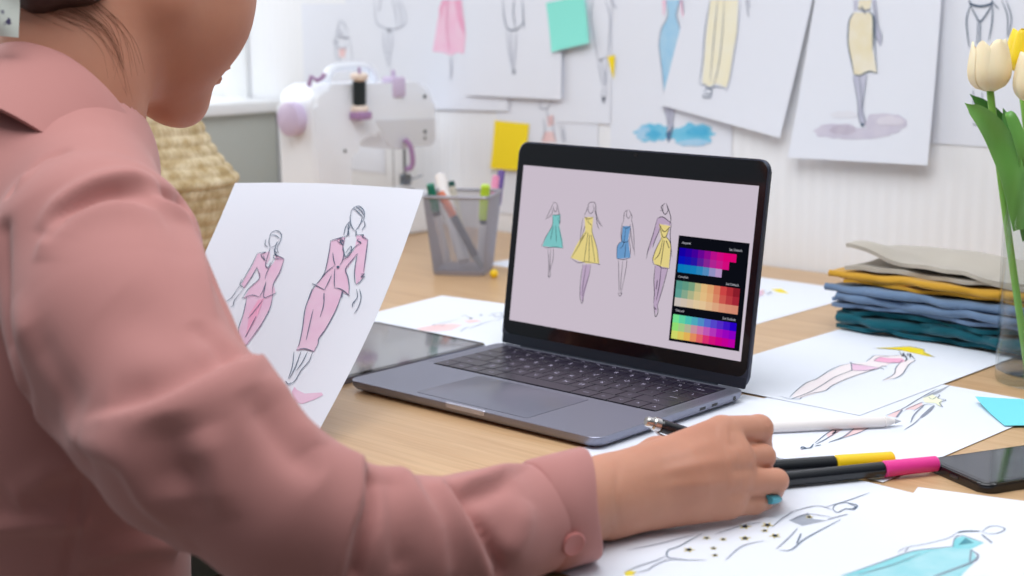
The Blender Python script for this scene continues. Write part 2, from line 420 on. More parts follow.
for p in ([(255, 70), (268, 55), (290, 60), (296, 110), (322, 165)], [(258, 70), (250, 95), (240, 112)], [(286, 75), (298, 130), (318, 162)], [(292, 95), (298, 150), (308, 175)], [(262, 65), (259, 90), (270, 105), (283, 88), (280, 65)], [(240, 118), (262, 128), (283, 118)], [(245, 120), (262, 145), (277, 160)],
          [(236, 122), (226, 190), (222, 240)], [(245, 160), (226, 225)], [(250, 185), (215, 250), (182, 302)], [(277, 160), (276, 185), (298, 260), (304, 325), (312, 330)], [(182, 302), (215, 322), (250, 318), (312, 330)], [(258, 190), (240, 320)], [(264, 200), (262, 318)], [(272, 200), (288, 318)],
          [(235, 325), (225, 400), (222, 470), (228, 500)], [(270, 328), (262, 380), (240, 450), (236, 500)], [(250, 330), (236, 420), (232, 470)], [(222, 470), (230, 503), (238, 470)], [(250, 185), (232, 215)]): ln(p)
fl([(412, 160), (445, 160), (436, 220), (445, 300), (385, 305), (385, 250), (405, 225)], SBL)
for p in ([(436, 88), (420, 100), (414, 148)], [(440, 88), (452, 115), (450, 142)], [(432, 90), (428, 112), (438, 126), (448, 108)], [(410, 142), (404, 190), (406, 225)], [(452, 135), (460, 190), (464, 292)], [(444, 150), (452, 220), (460, 270)], [(412, 160), (428, 170), (446, 158)], [(412, 160), (408, 225), (440, 222), (446, 158)],
          [(408, 225), (388, 250), (385, 305)], [(440, 222), (446, 260), (444, 300)], [(385, 303), (415, 308), (444, 300)], [(425, 170), (415, 240), (400, 260)], [(425, 240), (420, 300)], [(393, 305), (394, 380), (396, 455)], [(412, 308), (404, 400), (402, 455)], [(430, 305), (426, 350), (405, 455)], [(390, 458), (408, 458), (399, 470), (390, 458)]): ln(p)
fl([(565, 125), (590, 120), (625, 145), (622, 160), (600, 150), (580, 160), (550, 230), (522, 280), (545, 200)], SV)
fl([(572, 150), (622, 160), (603, 205), (625, 240), (615, 348), (552, 330), (543, 300), (580, 215)], SYL)
fl([(555, 335), (612, 345), (585, 430), (558, 552), (548, 510)], SV)
for p in ([(600, 58), (582, 75), (590, 92), (578, 90)], [(604, 58), (614, 85), (625, 125), (620, 155)], [(590, 66), (589, 92), (600, 108), (612, 90), (606, 66)], [(565, 125), (590, 120), (628, 148)], [(565, 125), (545, 200), (525, 262), (516, 305)], [(582, 160), (552, 230), (545, 255)], [(572, 150), (595, 185), (622, 162)], [(574, 152), (588, 205), (604, 205), (620, 162)],
          [(588, 205), (560, 260), (545, 305), (548, 330)], [(604, 205), (625, 245), (618, 348)], [(628, 148), (622, 200), (630, 300)], [(548, 328), (578, 338), (582, 345), (618, 348)], [(590, 215), (575, 280), (552, 310)], [(596, 225), (580, 330)], [(604, 225), (618, 258)], [(555, 335), (550, 400), (552, 460), (548, 500)], [(582, 342), (574, 420), (560, 490)], [(612, 346), (590, 430), (566, 510)],
          [(548, 500), (556, 560), (568, 540), (564, 505)], [(552, 520), (560, 530)], [(565, 400), (560, 440)]): ln(p, .0008)
so = sh.mb.build('screen', lt)
# palette panel on the screen
pc = [(668.8, 340.5), (739.3, 351.5), (749.8, 243.4), (679, 235.2)]
w3 = [sh.S(*sh.uv(*p), .00012) for p in pc]
pp = Sheet(w3[0], w3[1], w3[2], w3[3], m=scr('panel_black', (12, 14, 22)), nx=1, ny=1, th=.00004, lift=.00008)
def sw(u0, v0, u1, v1, rgb):
    m = scr('swatch_%d_%d_%d' % rgb, rgb); q = [pp.S(u, 1-v, .00009) for u, v in ((u0, v1), (u1, v1), (u1, v0), (u0, v0))]; pp.mb.add(q, [(0, 1, 2, 3)], m)
def mixc(a, b, t): return tuple(int(round(a[i]+(b[i]-a[i])*t)) for i in range(3))
def ramp(cs, t):
    t *= len(cs)-1; i = min(int(t), len(cs)-2); return mixc(cs[i], cs[i+1], t-i)
def grid(v0, v1, rws, cols, ncols):
    for j, cs in enumerate(rws):
        for i in range(ncols[j]):
            h = (v1-v0)/len(rws); w = .9/cols
            sw(.03+i*w, v0+j*h, .03+(i+1)*w, v0+(j+1)*h, ramp(cs, i/(cols-1)))
grid(.115, .345, [[(22, 0, 168), (60, 0, 160), (130, 10, 150), (204, 20, 140), (226, 0, 120), (222, 10, 110)], [(8, 20, 190), (30, 20, 170), (120, 40, 150), (196, 40, 150), (218, 10, 126), (220, 10, 110)],
                  [(10, 124, 190), (20, 128, 190), (60, 140, 190), (176, 150, 200), (204, 160, 204), (214, 170, 204)]], 10, [9, 8, 7])
grid(.425, .665, [[(86, 152, 140), (110, 160, 130), (228, 196, 136), (226, 160, 110), (206, 60, 66), (140, 30, 44)], [(96, 160, 150), (170, 180, 140), (232, 200, 140), (228, 170, 120), (206, 80, 76), (166, 40, 56)],
                  [(206, 196, 190), (216, 196, 170), (232, 206, 160), (226, 180, 140), (220, 150, 120), (214, 140, 116)]], 10, [10, 10, 10])
grid(.745, .975, [[(120, 230, 150), (80, 200, 180), (80, 160, 200), (90, 90, 210), (84, 40, 200), (40, 0, 200)], [(150, 226, 120), (180, 190, 150), (216, 130, 170), (190, 80, 190), (170, 10, 190), (140, 0, 200)],
                  [(214, 220, 110), (232, 190, 90), (230, 120, 100), (220, 30, 120), (206, 0, 140), (190, 0, 170)]], 10, [10, 10, 10])
STX = scr('text', (190, 190, 200))
def ptext(s, u, v, size=.0032):
    tv, tf = text_geo(s, size); ex = (pp.c[1]-pp.c[0]); ex /= np.linalg.norm(ex); ey = np.cross(pp.n, ex)
    o = pp.S(u, 1-v, .0001); pp.mb.add([o+ex*a[0]+ey*a[1] for a in tv], tf, STX)
for v, s in ((.065, 'Apparel'), (.385, 'Complex'), (.705, 'Natural')): ptext(s, .12, v); ptext('Set Default', .82, v+.012)
pno = pp.mb.build('palette_panel', so)
so.parent = lt; so.data.transform(lid_m.inverted()); so.matrix_local = lid_m
pno.data.transform(lid_m.inverted())
# ------------------------------------------------------------------ tablet behind the laptop
tb = empty('tablet', (-.199, -.035, 0)); tag(tb, 'flat black glass tablet lying on the desk left of the laptop', 'tablet')
b = MB(); b.prism(rrect(0, 0, .1785, .2495, .01, 6), .0003, .0058, SG, .0012, 3); b.build('case', tb)
b = MB(); b.prism(rrect(.0006, .0006, .1779, .2489, .0095, 6), .0055, .0061, GLS, .0002, 1); b.build('glass', tb)
b = MB(); b.prism(rrect(.008, .008, .1705, .2415, .003, 4), .0060, .00618, mat('tablet_screen', (122, 126, 132), .10, spec=1., coat=1.)); b.build('display', tb)  # grey base colour carries the wall's pale reflection in the black glass
# ------------------------------------------------------------------ sheets pinned to the wall
GW = 'fashion sketches pinned to the wall'
def wall_sheet(bl, br, tr, tl, order, curl=None, tilt=None):
    """corners as (X, Z) on the back wall; order = how many sheets lie beneath"""
    y = WY-.0012-.0011*order
    return Sheet((bl[0], y, bl[1]), (br[0], y, br[1]), (tr[0], y, tr[1]), (tl[0], y, tl[1]), curl=curl, lift=.0003)
def rect(x0, x1, z0, h=.288, sk=0.): return (x0, z0), (x1, z0), (x1+sk, z0+h), (x0+sk, z0+h)
W = .0013
# girl with long hair, far left
s = wall_sheet(*rect(-1.068, -.862, .072, .285), 0)
Q = lambda p: Z(320, 0, 7.2, p)
for p in ([(150, 145), (130, 200), (118, 255)], [(150, 145), (185, 185), (207, 245)], [(125, 240), (150, 262), (180, 250)], [(137, 190), (140, 225), (155, 238), (170, 215)], [(100, 290), (120, 265), (160, 272), (200, 268), (225, 275)], [(100, 290), (110, 330), (120, 440)],
          [(215, 280), (230, 360), (238, 440)], [(130, 310), (135, 345), (190, 345), (187, 300)], [(135, 410), (150, 440)]): s.line(Q(p), inkg, W)
for p in ([(105, 303), (130, 300)], [(178, 277), (212, 272)]): s.line(Q(p), inkg, W*2)
s.fill(Q([(135, 345), (190, 345), (178, 415), (140, 410)]), redp)
s.build('wall_sketch', 'white sheet at the far left with a long-haired girl, behind the sewing machine', 'sketch', GW)
s = wall_sheet(*rect(-.950, -.742, .20), 1)
for p in ([(395, 0), (400, 80), (410, 165), (455, 195), (500, 212), (570, 200), (620, 160), (612, 80), (575, 0)], [(440, 0), (430, 80)], [(520, 0), (545, 80), (560, 190)], [(550, 0), (585, 90), (590, 180)],
          [(465, 225), (460, 310), (478, 400), (490, 480)], [(525, 225), (522, 330), (505, 420), (510, 500)], [(495, 215), (492, 310), (497, 400)]): s.line(Q(p), inkg, W)
s.fill(Q([(485, 205), (508, 205), (512, 232), (490, 235)]), greyp)
s.build('wall_sketch', 'white sheet above the sewing machine with a grey puffball skirt over thin legs', 'sketch', GW)
# pink dress
Q = lambda p: Z(425, 0, 6.4, p)
s = wall_sheet((-.772, .1865), (-.572, .1905), (-.568, .47), (-.768, .466), 2, curl=lambda u, v: .0005)
s.fill(Q([(112, 0), (235, 0), (250, 110), (262, 230), (250, 345), (210, 335), (165, 355), (110, 335), (50, 330), (65, 240), (80, 140)]), pinkl)
s.fill(Q([(112, 0), (150, 0), (120, 60), (95, 140), (90, 60)]), pinkd, layer=2); s.fill(Q([(190, 0), (228, 0), (245, 120), (262, 230), (225, 170), (205, 90)]), pinkd, layer=2)
s.line(Q([(148, 0), (140, 150), (155, 320)]), pinkd, W*2, layer=3)
for p in ([(158, 360), (168, 430), (162, 520)], [(178, 360), (176, 430), (170, 520)]): s.line(Q(p), inkg, W*.8)
s.build('wall_sketch', 'white sheet right of the sewing machine with a pale pink dress', 'sketch', GW)
# sheet with pink figure, low, behind others
s = wall_sheet(*rect(-.600, -.393, .028), 0)
Q = lambda p: Z(480, 90, 7.2, p)
for p in ([(440, 75), (432, 120), (460, 135), (490, 128), (520, 75)], [(480, 130), (490, 185), (510, 250)], [(460, 200), (470, 300), (445, 370)], [(530, 180), (525, 240), (545, 370)], [(575, 250), (595, 330), (600, 380)], [(600, 250), (612, 330), (615, 380)]): s.line(Q(p), inkg, W)
s.fill(Q([(482, 190), (530, 180), (535, 250), (490, 262)]), redp); s.fill(Q([(465, 300), (535, 300), (550, 375), (440, 375)]), redp)
s.build('wall_sketch', 'low white sheet behind the top left of the laptop with a small coral pink figure', 'sketch', GW)
# slim skirt legs
s = wall_sheet((-.472, .178), (-.369, .180), (-.366, .468), (-.469, .466), 1)
Q = lambda p: Z(570, 0, 5.24, p)
for p in ([(125, 0), (112, 80), (128, 200), (148, 312)], [(185, 0), (210, 80), (208, 200), (200, 302)], [(148, 315), (172, 308), (200, 300)], [(148, 318), (163, 400), (178, 455)], [(168, 318), (182, 400), (186, 450)], [(200, 305), (192, 400), (192, 460)], [(215, 0), (245, 45)], [(178, 455), (168, 505), (178, 540), (190, 500), (192, 460)]): s.line(Q(p), inkg, W)
s.fill(Q([(170, 508), (188, 508), (179, 542)]), inkd); s.fill(Q([(156, 312), (168, 312), (162, 325)]), inkd)
s.build('wall_sketch', 'white sheet with a narrow outlined pencil skirt beside the small yellow triangle', 'sketch', GW)
s = wall_sheet((-.660, .2125), (-.4585, .2125), (-.456, .50), (-.657, .50), 4, curl=lambda u, v: .003*(1-v))
Q = lambda p: Z(460, 0, 3.2, p)
for p in ([(138, 0), (142, 50), (150, 85), (165, 97), (190, 88), (205, 70)], [(200, 0), (204, 60), (206, 92)], [(175, 0), (172, 40), (178, 88)]): s.line(Q(p), ink, W*1.3)
for p in ([(150, 98), (157, 160), (170, 225)], [(163, 98), (166, 160), (172, 222)], [(182, 96), (180, 150), (174, 225)]): s.line(Q(p), inkg, W)
s.fill(Q([(167, 222), (178, 222), (178, 238), (168, 238)]), greyp)
s.build('wall_sketch', 'white sheet left of the mint sticky note with a dark-outlined skirt and thin legs', 'sketch', GW)
# blue dress and blue wash
s = wall_sheet(*rect(-.369, -.1535, .075, .31), 0)
Q = lambda p: Z(640, 0, 3.716, p)
def blob(cx, cy, rx, ry, m, seed, k=.16, layer=1, n=22):
    r = random.Random(seed); s.fill(Q([(cx+rx*(1+r.uniform(-k, k))*math.cos(2*PI*i/n), cy+ry*(1+r.uniform(-k, k))*math.sin(2*PI*i/n)) for i in range(n)]), m, smooth=True, layer=layer)
blob(45, 493, 62, 36, washp, 1); blob(195, 500, 78, 40, washp, 2); blob(110, 500, 50, 16, washp, 8); blob(15, 495, 26, 26, bluep, 4, layer=2); blob(215, 490, 40, 18, paint('deep_sky', (86, 182, 222)), 5, layer=2); blob(50, 500, 30, 14, paint('deep_sky', (86, 182, 222)), 9, layer=2); blob(200, 530, 60, 12, bluep, 6, layer=2)
s.fill(Q([(98, 0), (150, 0), (136, 55), (152, 120), (128, 200), (110, 270), (92, 350), (84, 270), (72, 170), (80, 110), (104, 60)]), bluep)
s.fill(Q([(88, 385), (132, 395), (122, 460), (112, 500), (100, 500), (104, 455)]), lilp2); s.fill(Q([(84, 0), (98, 0), (92, 50), (86, 60)]), pinkl); s.fill(Q([(150, 0), (158, 0), (166, 60), (160, 70), (152, 40)]), pinkl)
for p in ([(98, 0), (104, 60), (80, 110), (72, 170), (84, 270), (90, 355)], [(150, 0), (136, 55), (152, 120), (128, 200)], [(88, 390), (104, 455), (104, 510)], [(132, 398), (122, 460), (112, 515)], [(110, 395), (113, 460)], [(158, 0), (166, 62)]): s.line(Q(p), inkg, W)
s.fill(Q([(98, 492), (112, 488), (122, 462), (126, 470), (116, 510), (107, 530), (100, 512)]), paint('navy', (60, 100, 140)), layer=3)
s.build('wall_sketch', 'white sheet behind the laptop lid with a long pale blue dress and bright blue splash', 'sketch', GW)
# sand coloured trousers, tilted sheet
s = wall_sheet((-.272, .212), (-.065, .177), (-.005, .455), (-.188, .49), 2, curl=lambda u, v: .004+.010*(1-v)**2*u)
s.fill(Q([(262, 0), (365, 0), (360, 120), (345, 200), (330, 300), (320, 325), (285, 310), (255, 322), (232, 305), (245, 150)]), sandp)
for p in ([(262, 0), (242, 120), (235, 220), (222, 312)], [(375, 0), (362, 130), (338, 280), (322, 342)], [(315, 0), (305, 150), (292, 250), (272, 325)], [(222, 312), (245, 318), (256, 330), (285, 322), (322, 330)], [(395, 0), (405, 62)], [(290, 0), (278, 120), (262, 300)], [(405, 0), (408, 30)]): s.line(Q(p), ink if p[0][0] in (262, 222) else inkg, W)
for p in ([(242, 335), (255, 325), (268, 335), (264, 350), (246, 348), (242, 335)], [(240, 350), (236, 360), (262, 362), (268, 350)]): s.line(Q(p), ink, W)
s.build('wall_sketch', 'tilted white sheet with wide sand coloured trousers above the laptop', 'sketch', GW)
# beige skirt with grey splash
s = wall_sheet((-.050, .152), (.153, .155), (.158, .432), (-.012, .432), 3, curl=lambda u, v: .004+.012*(1-v)**2)
Q = lambda p: Z(810, 0, 3.972, p)
blob(105, 520, 92, 28, lilp, 11, .12); blob(300, 490, 85, 42, lilp, 12, .12); blob(190, 530, 130, 24, lilp, 13, .1); blob(130, 515, 55, 18, paint('mauve_grey', (188, 180, 198)), 14, layer=2); blob(320, 480, 55, 18, paint('light_lilac_grey', (216, 212, 226)), 15, layer=2); blob(140, 455, 60, 14, paint('very_pale_grey', (224, 226, 236)), 16)
s.fill(Q([(175, 50), (240, 50), (257, 72), (250, 200), (268, 290), (235, 285), (200, 300), (175, 295), (152, 170), (158, 80)]), paint('beige', (232, 222, 190), .4))
s.fill(Q([(195, 0), (245, 0), (238, 40), (192, 40)]), paint('beige', (232, 222, 190), .4))
s.fill(Q([(172, 300), (228, 298), (214, 385), (212, 440), (222, 480), (212, 505), (196, 480), (190, 400)]), lilp2); s.fill(Q([(248, 0), (262, 0), (272, 100), (286, 150), (278, 185), (264, 150), (262, 90)]), lilp2)
s.fill(Q([(172, 0), (192, 0), (186, 40), (176, 45)]), lilp2)
for p in ([(175, 50), (156, 85), (152, 170), (165, 240), (175, 295)], [(175, 295), (200, 300), (235, 284), (268, 290)], [(235, 45), (256, 72), (258, 150), (268, 290)], [(190, 30), (215, 42), (245, 35)], [(205, 25), (222, 55)], [(240, 50), (252, 75), (250, 200)]): s.line(Q(p), ink if p[0][0] > 200 or p[0][0] == 175 else inkg, W*1.2)
for p in ([(172, 302), (190, 400), (195, 465), (208, 505)], [(228, 298), (214, 390), (208, 440), (220, 480), (212, 505)], [(198, 302), (204, 370), (206, 430)], [(262, 0), (272, 100), (286, 145), (280, 182)], [(250, 0), (262, 90), (264, 150), (276, 165)]): s.line(Q(p), inkg, W)
s.line(Q([(205, 490), (214, 500)]), ink, W*2.5)
s.build('wall_sketch', 'white sheet with a beige knee-length skirt over a grey-lilac splash', 'sketch', GW)
s = wall_sheet(*rect(.120, .330, .1805), 0)
Q = lambda p: Z(940, 0, 4.43, p)
for p, w in (([(130, 0), (140, 18), (185, 28), (230, 15), (232, 0)], 2), ([(135, 20), (160, 70), (180, 95), (215, 50), (235, 15)], 1.4), ([(135, 25), (120, 80), (122, 140), (132, 210)], 1.3), ([(235, 25), (232, 100), (218, 180)], 1.3), ([(180, 95), (178, 200)], 1), ([(170, 100), (165, 195)], .8),
             ([(275, 0), (300, 70), (300, 165)], 1), ([(295, 0), (318, 80), (304, 165)], 1), ([(240, 15), (262, 40)], .8), ([(150, 395), (150, 450), (155, 540)], .8), ([(190, 405), (188, 450), (195, 480)], .8), ([(145, 545), (160, 555), (170, 540)], .8)): s.line(Q(p), ink, W*w)
s.build('wall_sketch', 'white sheet at the right edge with dark-outlined briefs, behind the tulips', 'sketch', GW)
# sticky notes
GN = None
NY = WY-.012
def note(px4, y, m, name, label, grp=None, curl=None):
    P = [onY(*p, y) for p in px4]
    n = Sheet(P[0], P[1], P[2], P[3], curl=curl, m=m, nx=6, ny=6, th=.0002); return n.build(name, label, 'sticky note', grp)
mint = mat('mint_paper', (142, 232, 218), .7, spec=.2); yno = mat('yellow_paper', (250, 222, 44), .7, spec=.2)
note([(553, 52), (590.5, 43), (584, -4), (546, 3)], WY-.0085, mint, 'sticky_note', 'mint green sticky note high on the wall', None, lambda u, v: .004*(1-v)**2)
note([(492, 168), (525, 171), (529, 124), (494.5, 120.5)], WY-.0026, yno, 'sticky_note', 'yellow sticky note on the wall left of the laptop lid', None, lambda u, v: .004*(1-v)**2)
t = MB(); P = [onY(*p, WY-.0028) for p in ((607.5, 57), (615, 55), (613.5, 79))]
t.add(P+[p-np.array([0, .0003, 0]) for p in P], [(0, 1, 2), (5, 4, 3), (0, 3, 4, 1), (1, 4, 5, 2), (2, 5, 3, 0)], yno)
o = t.build('paper_flag'); tag(o, 'tiny yellow triangular paper flag stuck to the pencil skirt sheet', 'paper flag')
# ------------------------------------------------------------------ sheets on the desk
GD = 'fashion sketches lying on the desk'
def desk_sheet(x0, y0, w, h, ang, z, curl=None):
    c, sn = math.cos(math.radians(ang)), math.sin(math.radians(ang))
    R = lambda a, b_: (x0+a*c-b_*sn, y0+a*sn+b_*c, z)
    s = Sheet(R(0, 0), R(w, 0), R(w, h), R(0, h), curl=curl, lift=.00012); return s
w_ = .0009
# behind laptop left
s = desk_sheet(-.235, .105, .297, .29, 7, .0006)
Q = lambda p: Z(400, 300, 9.31, p)
s.fill(Q([(150, 265), (330, 230), (480, 222), (580, 232), (480, 280), (330, 295), (200, 285)]), redp); s.fill(Q([(590, 190), (700, 185), (760, 197), (640, 215)]), redp)
for p in ([(310, 235), (400, 215), (560, 175)], [(560, 300), (600, 270), (640, 248)], [(640, 270), (760, 225), (875, 190)], [(570, 160), (600, 145), (630, 158), (655, 170)], [(740, 155), (755, 135), (765, 150)], [(820, 155), (880, 128), (940, 122), (952, 165), (880, 200)], [(860, 130), (900, 165), (940, 140)], [(330, 245), (380, 245), (420, 230)]): s.line(Q(p), inkg, w_)
s.fill(Q([(300, 235), (325, 232), (322, 240)]), inkd); s.fill(Q([(640, 170), (675, 165), (665, 180)]), inkd)
s.build('desk_sketch', 'white sheet behind the tablet with a coral pink reclining figure', 'sketch', GD)
s = desk_sheet(-.395, .60, .21, .20, -4, .0003)
s.build('desk_sketch', 'blank white sheet corner between the pen cup and the laptop lid', 'sketch', GD)
# right behind laptop
s = desk_sheet(-.088, .468, .208, .288, 0, .0004)
Q = lambda p: Z(744, 220, 3.2, p)
s.fill(Q([(48, 225), (62, 222), (66, 236), (50, 245)]), redp); s.fill(Q([(85, 222), (120, 220), (145, 236), (110, 232)]), yelp); s.fill(Q([(40, 228), (60, 226), (58, 240), (42, 246)]), pinkp)
for p in ([(30, 240), (60, 232), (66, 225)], [(70, 232), (78, 240), (84, 230), (90, 240)], [(40, 250), (62, 240)]): s.line(Q(p), ink, w_)
s.build('desk_sketch', 'white sheet right of the laptop lid running under the folded cloths', 'sketch', GD)
# P5 under hand, P4, P3
s = desk_sheet(.287, -.058, .203, .290, 0, .0004, curl=lambda u, v: .0)
s.build('desk_sketch', 'blank white sheet under the hand and the black pen beside the laptop', 'sketch', GD)
s = desk_sheet(.307, .085, .210, .302, -1.5, .0010)
Q = lambda p: Z(795, 380, 6.4, p)
s.fill(Q([(0, 440), (60, 452), (140, 476), (0, 490), (-50, 470)]), paint('blush', (246, 222, 220)))
s.fill(Q([(590, 232), (640, 205), (690, 188), (650, 240)]), redp); s.fill(Q([(700, 190), (760, 160), (810, 145), (820, 165), (770, 190)]), redp)
s.fill(Q([(200, 350), (250, 312), (320, 308), (270, 340), (215, 372)]), redp); s.fill(Q([(380, 310), (480, 305), (395, 345), (305, 370), (330, 340)]), redp)
s.fill(Q([(820, 115), (870, 85), (1000, 30), (930, 80), (850, 112)]), greyp); s.fill(Q([(815, 120), (880, 95), (940, 130), (930, 175), (900, 150), (830, 145)]), paleg, layer=2)  # first fill is a shadow wedge painted in grey on the sheet
for p, m, w in (([(580, 230), (690, 185), (780, 130), (850, 90), (905, 60)], ink, 1), ([(650, 240), (685, 195)], inkg, 2), ([(890, 165), (850, 205), (802, 245)], inkg, 4), ([(740, 275), (765, 222), (825, 165)], inkg, 1.6), ([(700, 320), (760, 282), (800, 245)], inkg, 1.2), ([(880, 95), (925, 98), (915, 120), (965, 130), (925, 148), (945, 175), (905, 160)], ink, .9),
                ([(850, 110), (880, 125), (910, 105)], ink, .8), ([(250, 315), (190, 355), (128, 405)], ink, 1), ([(290, 322), (230, 360), (180, 390), (130, 415)], ink, 1), ([(380, 312), (310, 365), (215, 402)], inkg, 1.8), ([(480, 305), (395, 345), (215, 402)], ink, .8), ([(470, 305), (600, 298), (690, 292)], inkg, 1.2),
                ([(35, 440), (50, 430), (70, 438), (100, 435), (118, 412)], ink, 1.8), ([(40, 445), (70, 440)], ink, 2), ([(130, 425), (165, 418)], ink, 1.4), ([(235, 320), (262, 330), (240, 345), (275, 335)], inkd, 1.4), ([(700, 195), (800, 150), (825, 145)], ink, .8), ([(760, 200), (830, 160), (890, 160)], inkg, 1)): s.line(Q(p), m, w_*w)
s.build('desk_sketch', 'white sheet under the white stylus with a leaping coral and grey figure', 'sketch', GD)
s = desk_sheet(.2045, .236, .203, .303, -.6, .0016)
Q = lambda p: Z(780, 340, 6.4, p)
s.fill(Q([(75, 365), (100, 330), (170, 275), (230, 250), (390, 165), (455, 150), (460, 198), (350, 245), (270, 290), (200, 335), (130, 372)]), skinp); s.fill(Q([(130, 372), (270, 292), (350, 243), (470, 195), (540, 198), (620, 188), (560, 205), (440, 248), (340, 292), (290, 325)]), skinp)
s.fill(Q([(550, 145), (610, 100), (780, 98), (800, 145), (720, 148), (640, 178), (460, 150)]), skinp); s.fill(Q([(785, 130), (870, 130), (820, 160), (780, 220), (720, 250), (655, 262), (720, 225), (740, 180)]), skinp)
s.fill(Q([(600, 135), (640, 112), (700, 118), (780, 118), (803, 135), (770, 148), (690, 148)]), pinkd, layer=2); s.fill(Q([(460, 152), (560, 168), (640, 180), (540, 198), (462, 196)]), pinkp, layer=2)
s.fill(Q([(610, 53), (740, 48), (830, 43), (915, 60), (925, 78), (990, 110), (940, 104), (870, 88), (780, 68), (700, 60)]), yelp, layer=2)
for p in ([(60, 370), (100, 330), (170, 275), (235, 250), (320, 195), (390, 165), (455, 150)], [(0, 362), (60, 378), (100, 370), (190, 335), (270, 290), (350, 240), (450, 200), (470, 195)], [(130, 370), (200, 345), (290, 325), (340, 290), (440, 245), (560, 205), (620, 188)], [(60, 378), (125, 380), (135, 368)], [(550, 140), (580, 120), (610, 100), (700, 104)], [(600, 135), (640, 112), (780, 98)],
          [(600, 138), (700, 148), (802, 142)], [(455, 145), (460, 196)], [(445, 140), (470, 155), (560, 168), (640, 180)], [(462, 196), (540, 198), (620, 188), (640, 178)], [(640, 178), (660, 168), (685, 175)], [(640, 180), (665, 190)], [(785, 130), (742, 180), (728, 222), (655, 262)], [(872, 130), (825, 160), (785, 218), (735, 248), (690, 250)], [(600, 53), (740, 48), (830, 43), (915, 62), (922, 78)], [(915, 85), (990, 112)], [(600, 55), (700, 60), (780, 68)]): s.line(Q(p), ink, w_)
s.line(Q([(760, 72), (785, 108), (788, 85), (808, 115), (818, 88), (835, 120), (832, 88), (850, 112), (862, 125)]), inkd, w_*1.6, smooth=False); s.line(Q([(790, 100), (812, 122), (800, 140)]), inkd, w_*1.5)
s.build('desk_sketch', 'white sheet with a pink bikini figure in a yellow hat before the folded cloths', 'sketch', GD)
s = desk_sheet(.413, -.222, .210, .297, -2.5, .0016)
Q = lambda p: Z(600, 485, 3.657, p)
s.fill(Q([(690, 130), (760, 102), (780, 125), (832, 130), (740, 150)]), greyp); s.fill(Q([(88, 320), (110, 313), (132, 318), (122, 330), (95, 333)]), yelp)
for p, m in (([(100, 240), (220, 215), (345, 183)], inkg), ([(372, 180), (290, 225), (250, 240), (245, 262), (262, 272)], ink), ([(250, 265), (310, 275), (390, 276)], inkg), ([(460, 275), (520, 225), (600, 205)], inkg), ([(420, 182), (520, 150), (590, 138)], inkg), ([(630, 155), (665, 125), (705, 100)], inkg),
             ([(90, 320), (150, 295), (200, 280), (240, 262)], inkg), ([(120, 325), (175, 312), (200, 295), (255, 275), (320, 278)], inkg), ([(655, 240), (700, 238), (755, 195), (880, 128)], ink), ([(645, 235), (690, 195), (722, 160)], inkg), ([(735, 180), (720, 215)], ink),
             ([(850, 88), (865, 72), (900, 66), (940, 76), (925, 92), (900, 88), (868, 102), (850, 88)], ink), ([(905, 68), (935, 82), (900, 92)], ink), ([(690, 102), (790, 78), (850, 92)], inkg), ([(825, 82), (900, 60), (985, 30)], inkg), ([(832, 128), (905, 108)], inkg), ([(700, 128), (760, 108), (850, 120)], inkg)): s.line(Q(p), m, w_*1.1)
for i, (x, y) in enumerate([(325, 238), (415, 232), (420, 258), (450, 200), (390, 195), (530, 153), (530, 196), (602, 168), (640, 187), (612, 148), (765, 118)]):
    k = 1.2 if i in (0, 5, 6, 8, 9) else .8
    s.fill(Q([(x+(22 if j % 2 == 0 else 8)*k*math.cos(j*PI/5+i), y+(9 if j % 2 == 0 else 4)*k*math.sin(j*PI/5+i)) for j in range(10)]), paint('mustard_star', (206, 186, 90)), layer=2, cuts=0)
    s.fill(Q([(x+9*k*math.cos(j*PI/3), y+4.5*k*math.sin(j*PI/3)) for j in range(6)]), inkd, layer=3, cuts=0)
s.build('desk_sketch', 'white sheet under the wrist with an outlined figure and small mustard stars', 'sketch', GD)
P0 = onz(918, 487, .0022)
import_ang = math.radians(16); hh = .297
x0 = P0[0]+math.sin(import_ang)*hh; y0 = P0[1]-math.cos(import_ang)*hh
s = desk_sheet(x0, y0, .21, hh, 16, .0022)
Q = lambda p: Z(840, 500, 5.565, p)
dt = paint('turquoise_wash', (150, 208, 216))
s.fill(Q([(-60, 450), (180, 365), (400, 285), (560, 268), (625, 262), (700, 262), (738, 275), (760, 320), (735, 360), (690, 405), (640, 460), (-60, 480)]), dt)
s.fill(Q([(625, 262), (640, 215), (682, 200), (800, 240), (735, 270), (650, 270)]), tealp); s.fill(Q([(0, 425), (180, 370), (400, 290), (520, 275), (400, 335), (200, 395)]), tealp, layer=2); s.fill(Q([(658, 252), (700, 212), (745, 240)]), paint('deep_teal', (70, 136, 150)), layer=2)
for p, m, w in (([(0, 425), (180, 365), (400, 288), (560, 268), (640, 258)], inkg, 1), ([(625, 262), (640, 215), (682, 200), (802, 240)], inkg, 1), ([(790, 180), (825, 152), (870, 146), (918, 163), (880, 185), (830, 190), (790, 180)], inkg, 1), ([(790, 195), (845, 240)], inkg, 1.6), ([(650, 184), (700, 176), (782, 176)], ink, 2.2),
                ([(730, 280), (768, 310), (740, 345), (640, 385), (560, 415), (520, 430)], inkg, 1.8), ([(730, 280), (722, 345)], inkg, 1.2), ([(320, 295), (360, 270), (480, 245), (600, 215), (650, 184)], inkg, .7), ([(360, 290), (380, 270)], inkg, .8), ([(100, 420), (300, 360), (450, 300)], inkg, .9)): s.line(Q(p), m, w_*w)
s.build('desk_sketch', 'white sheet at the lower right corner with a flowing turquoise dress', 'sketch', GD)
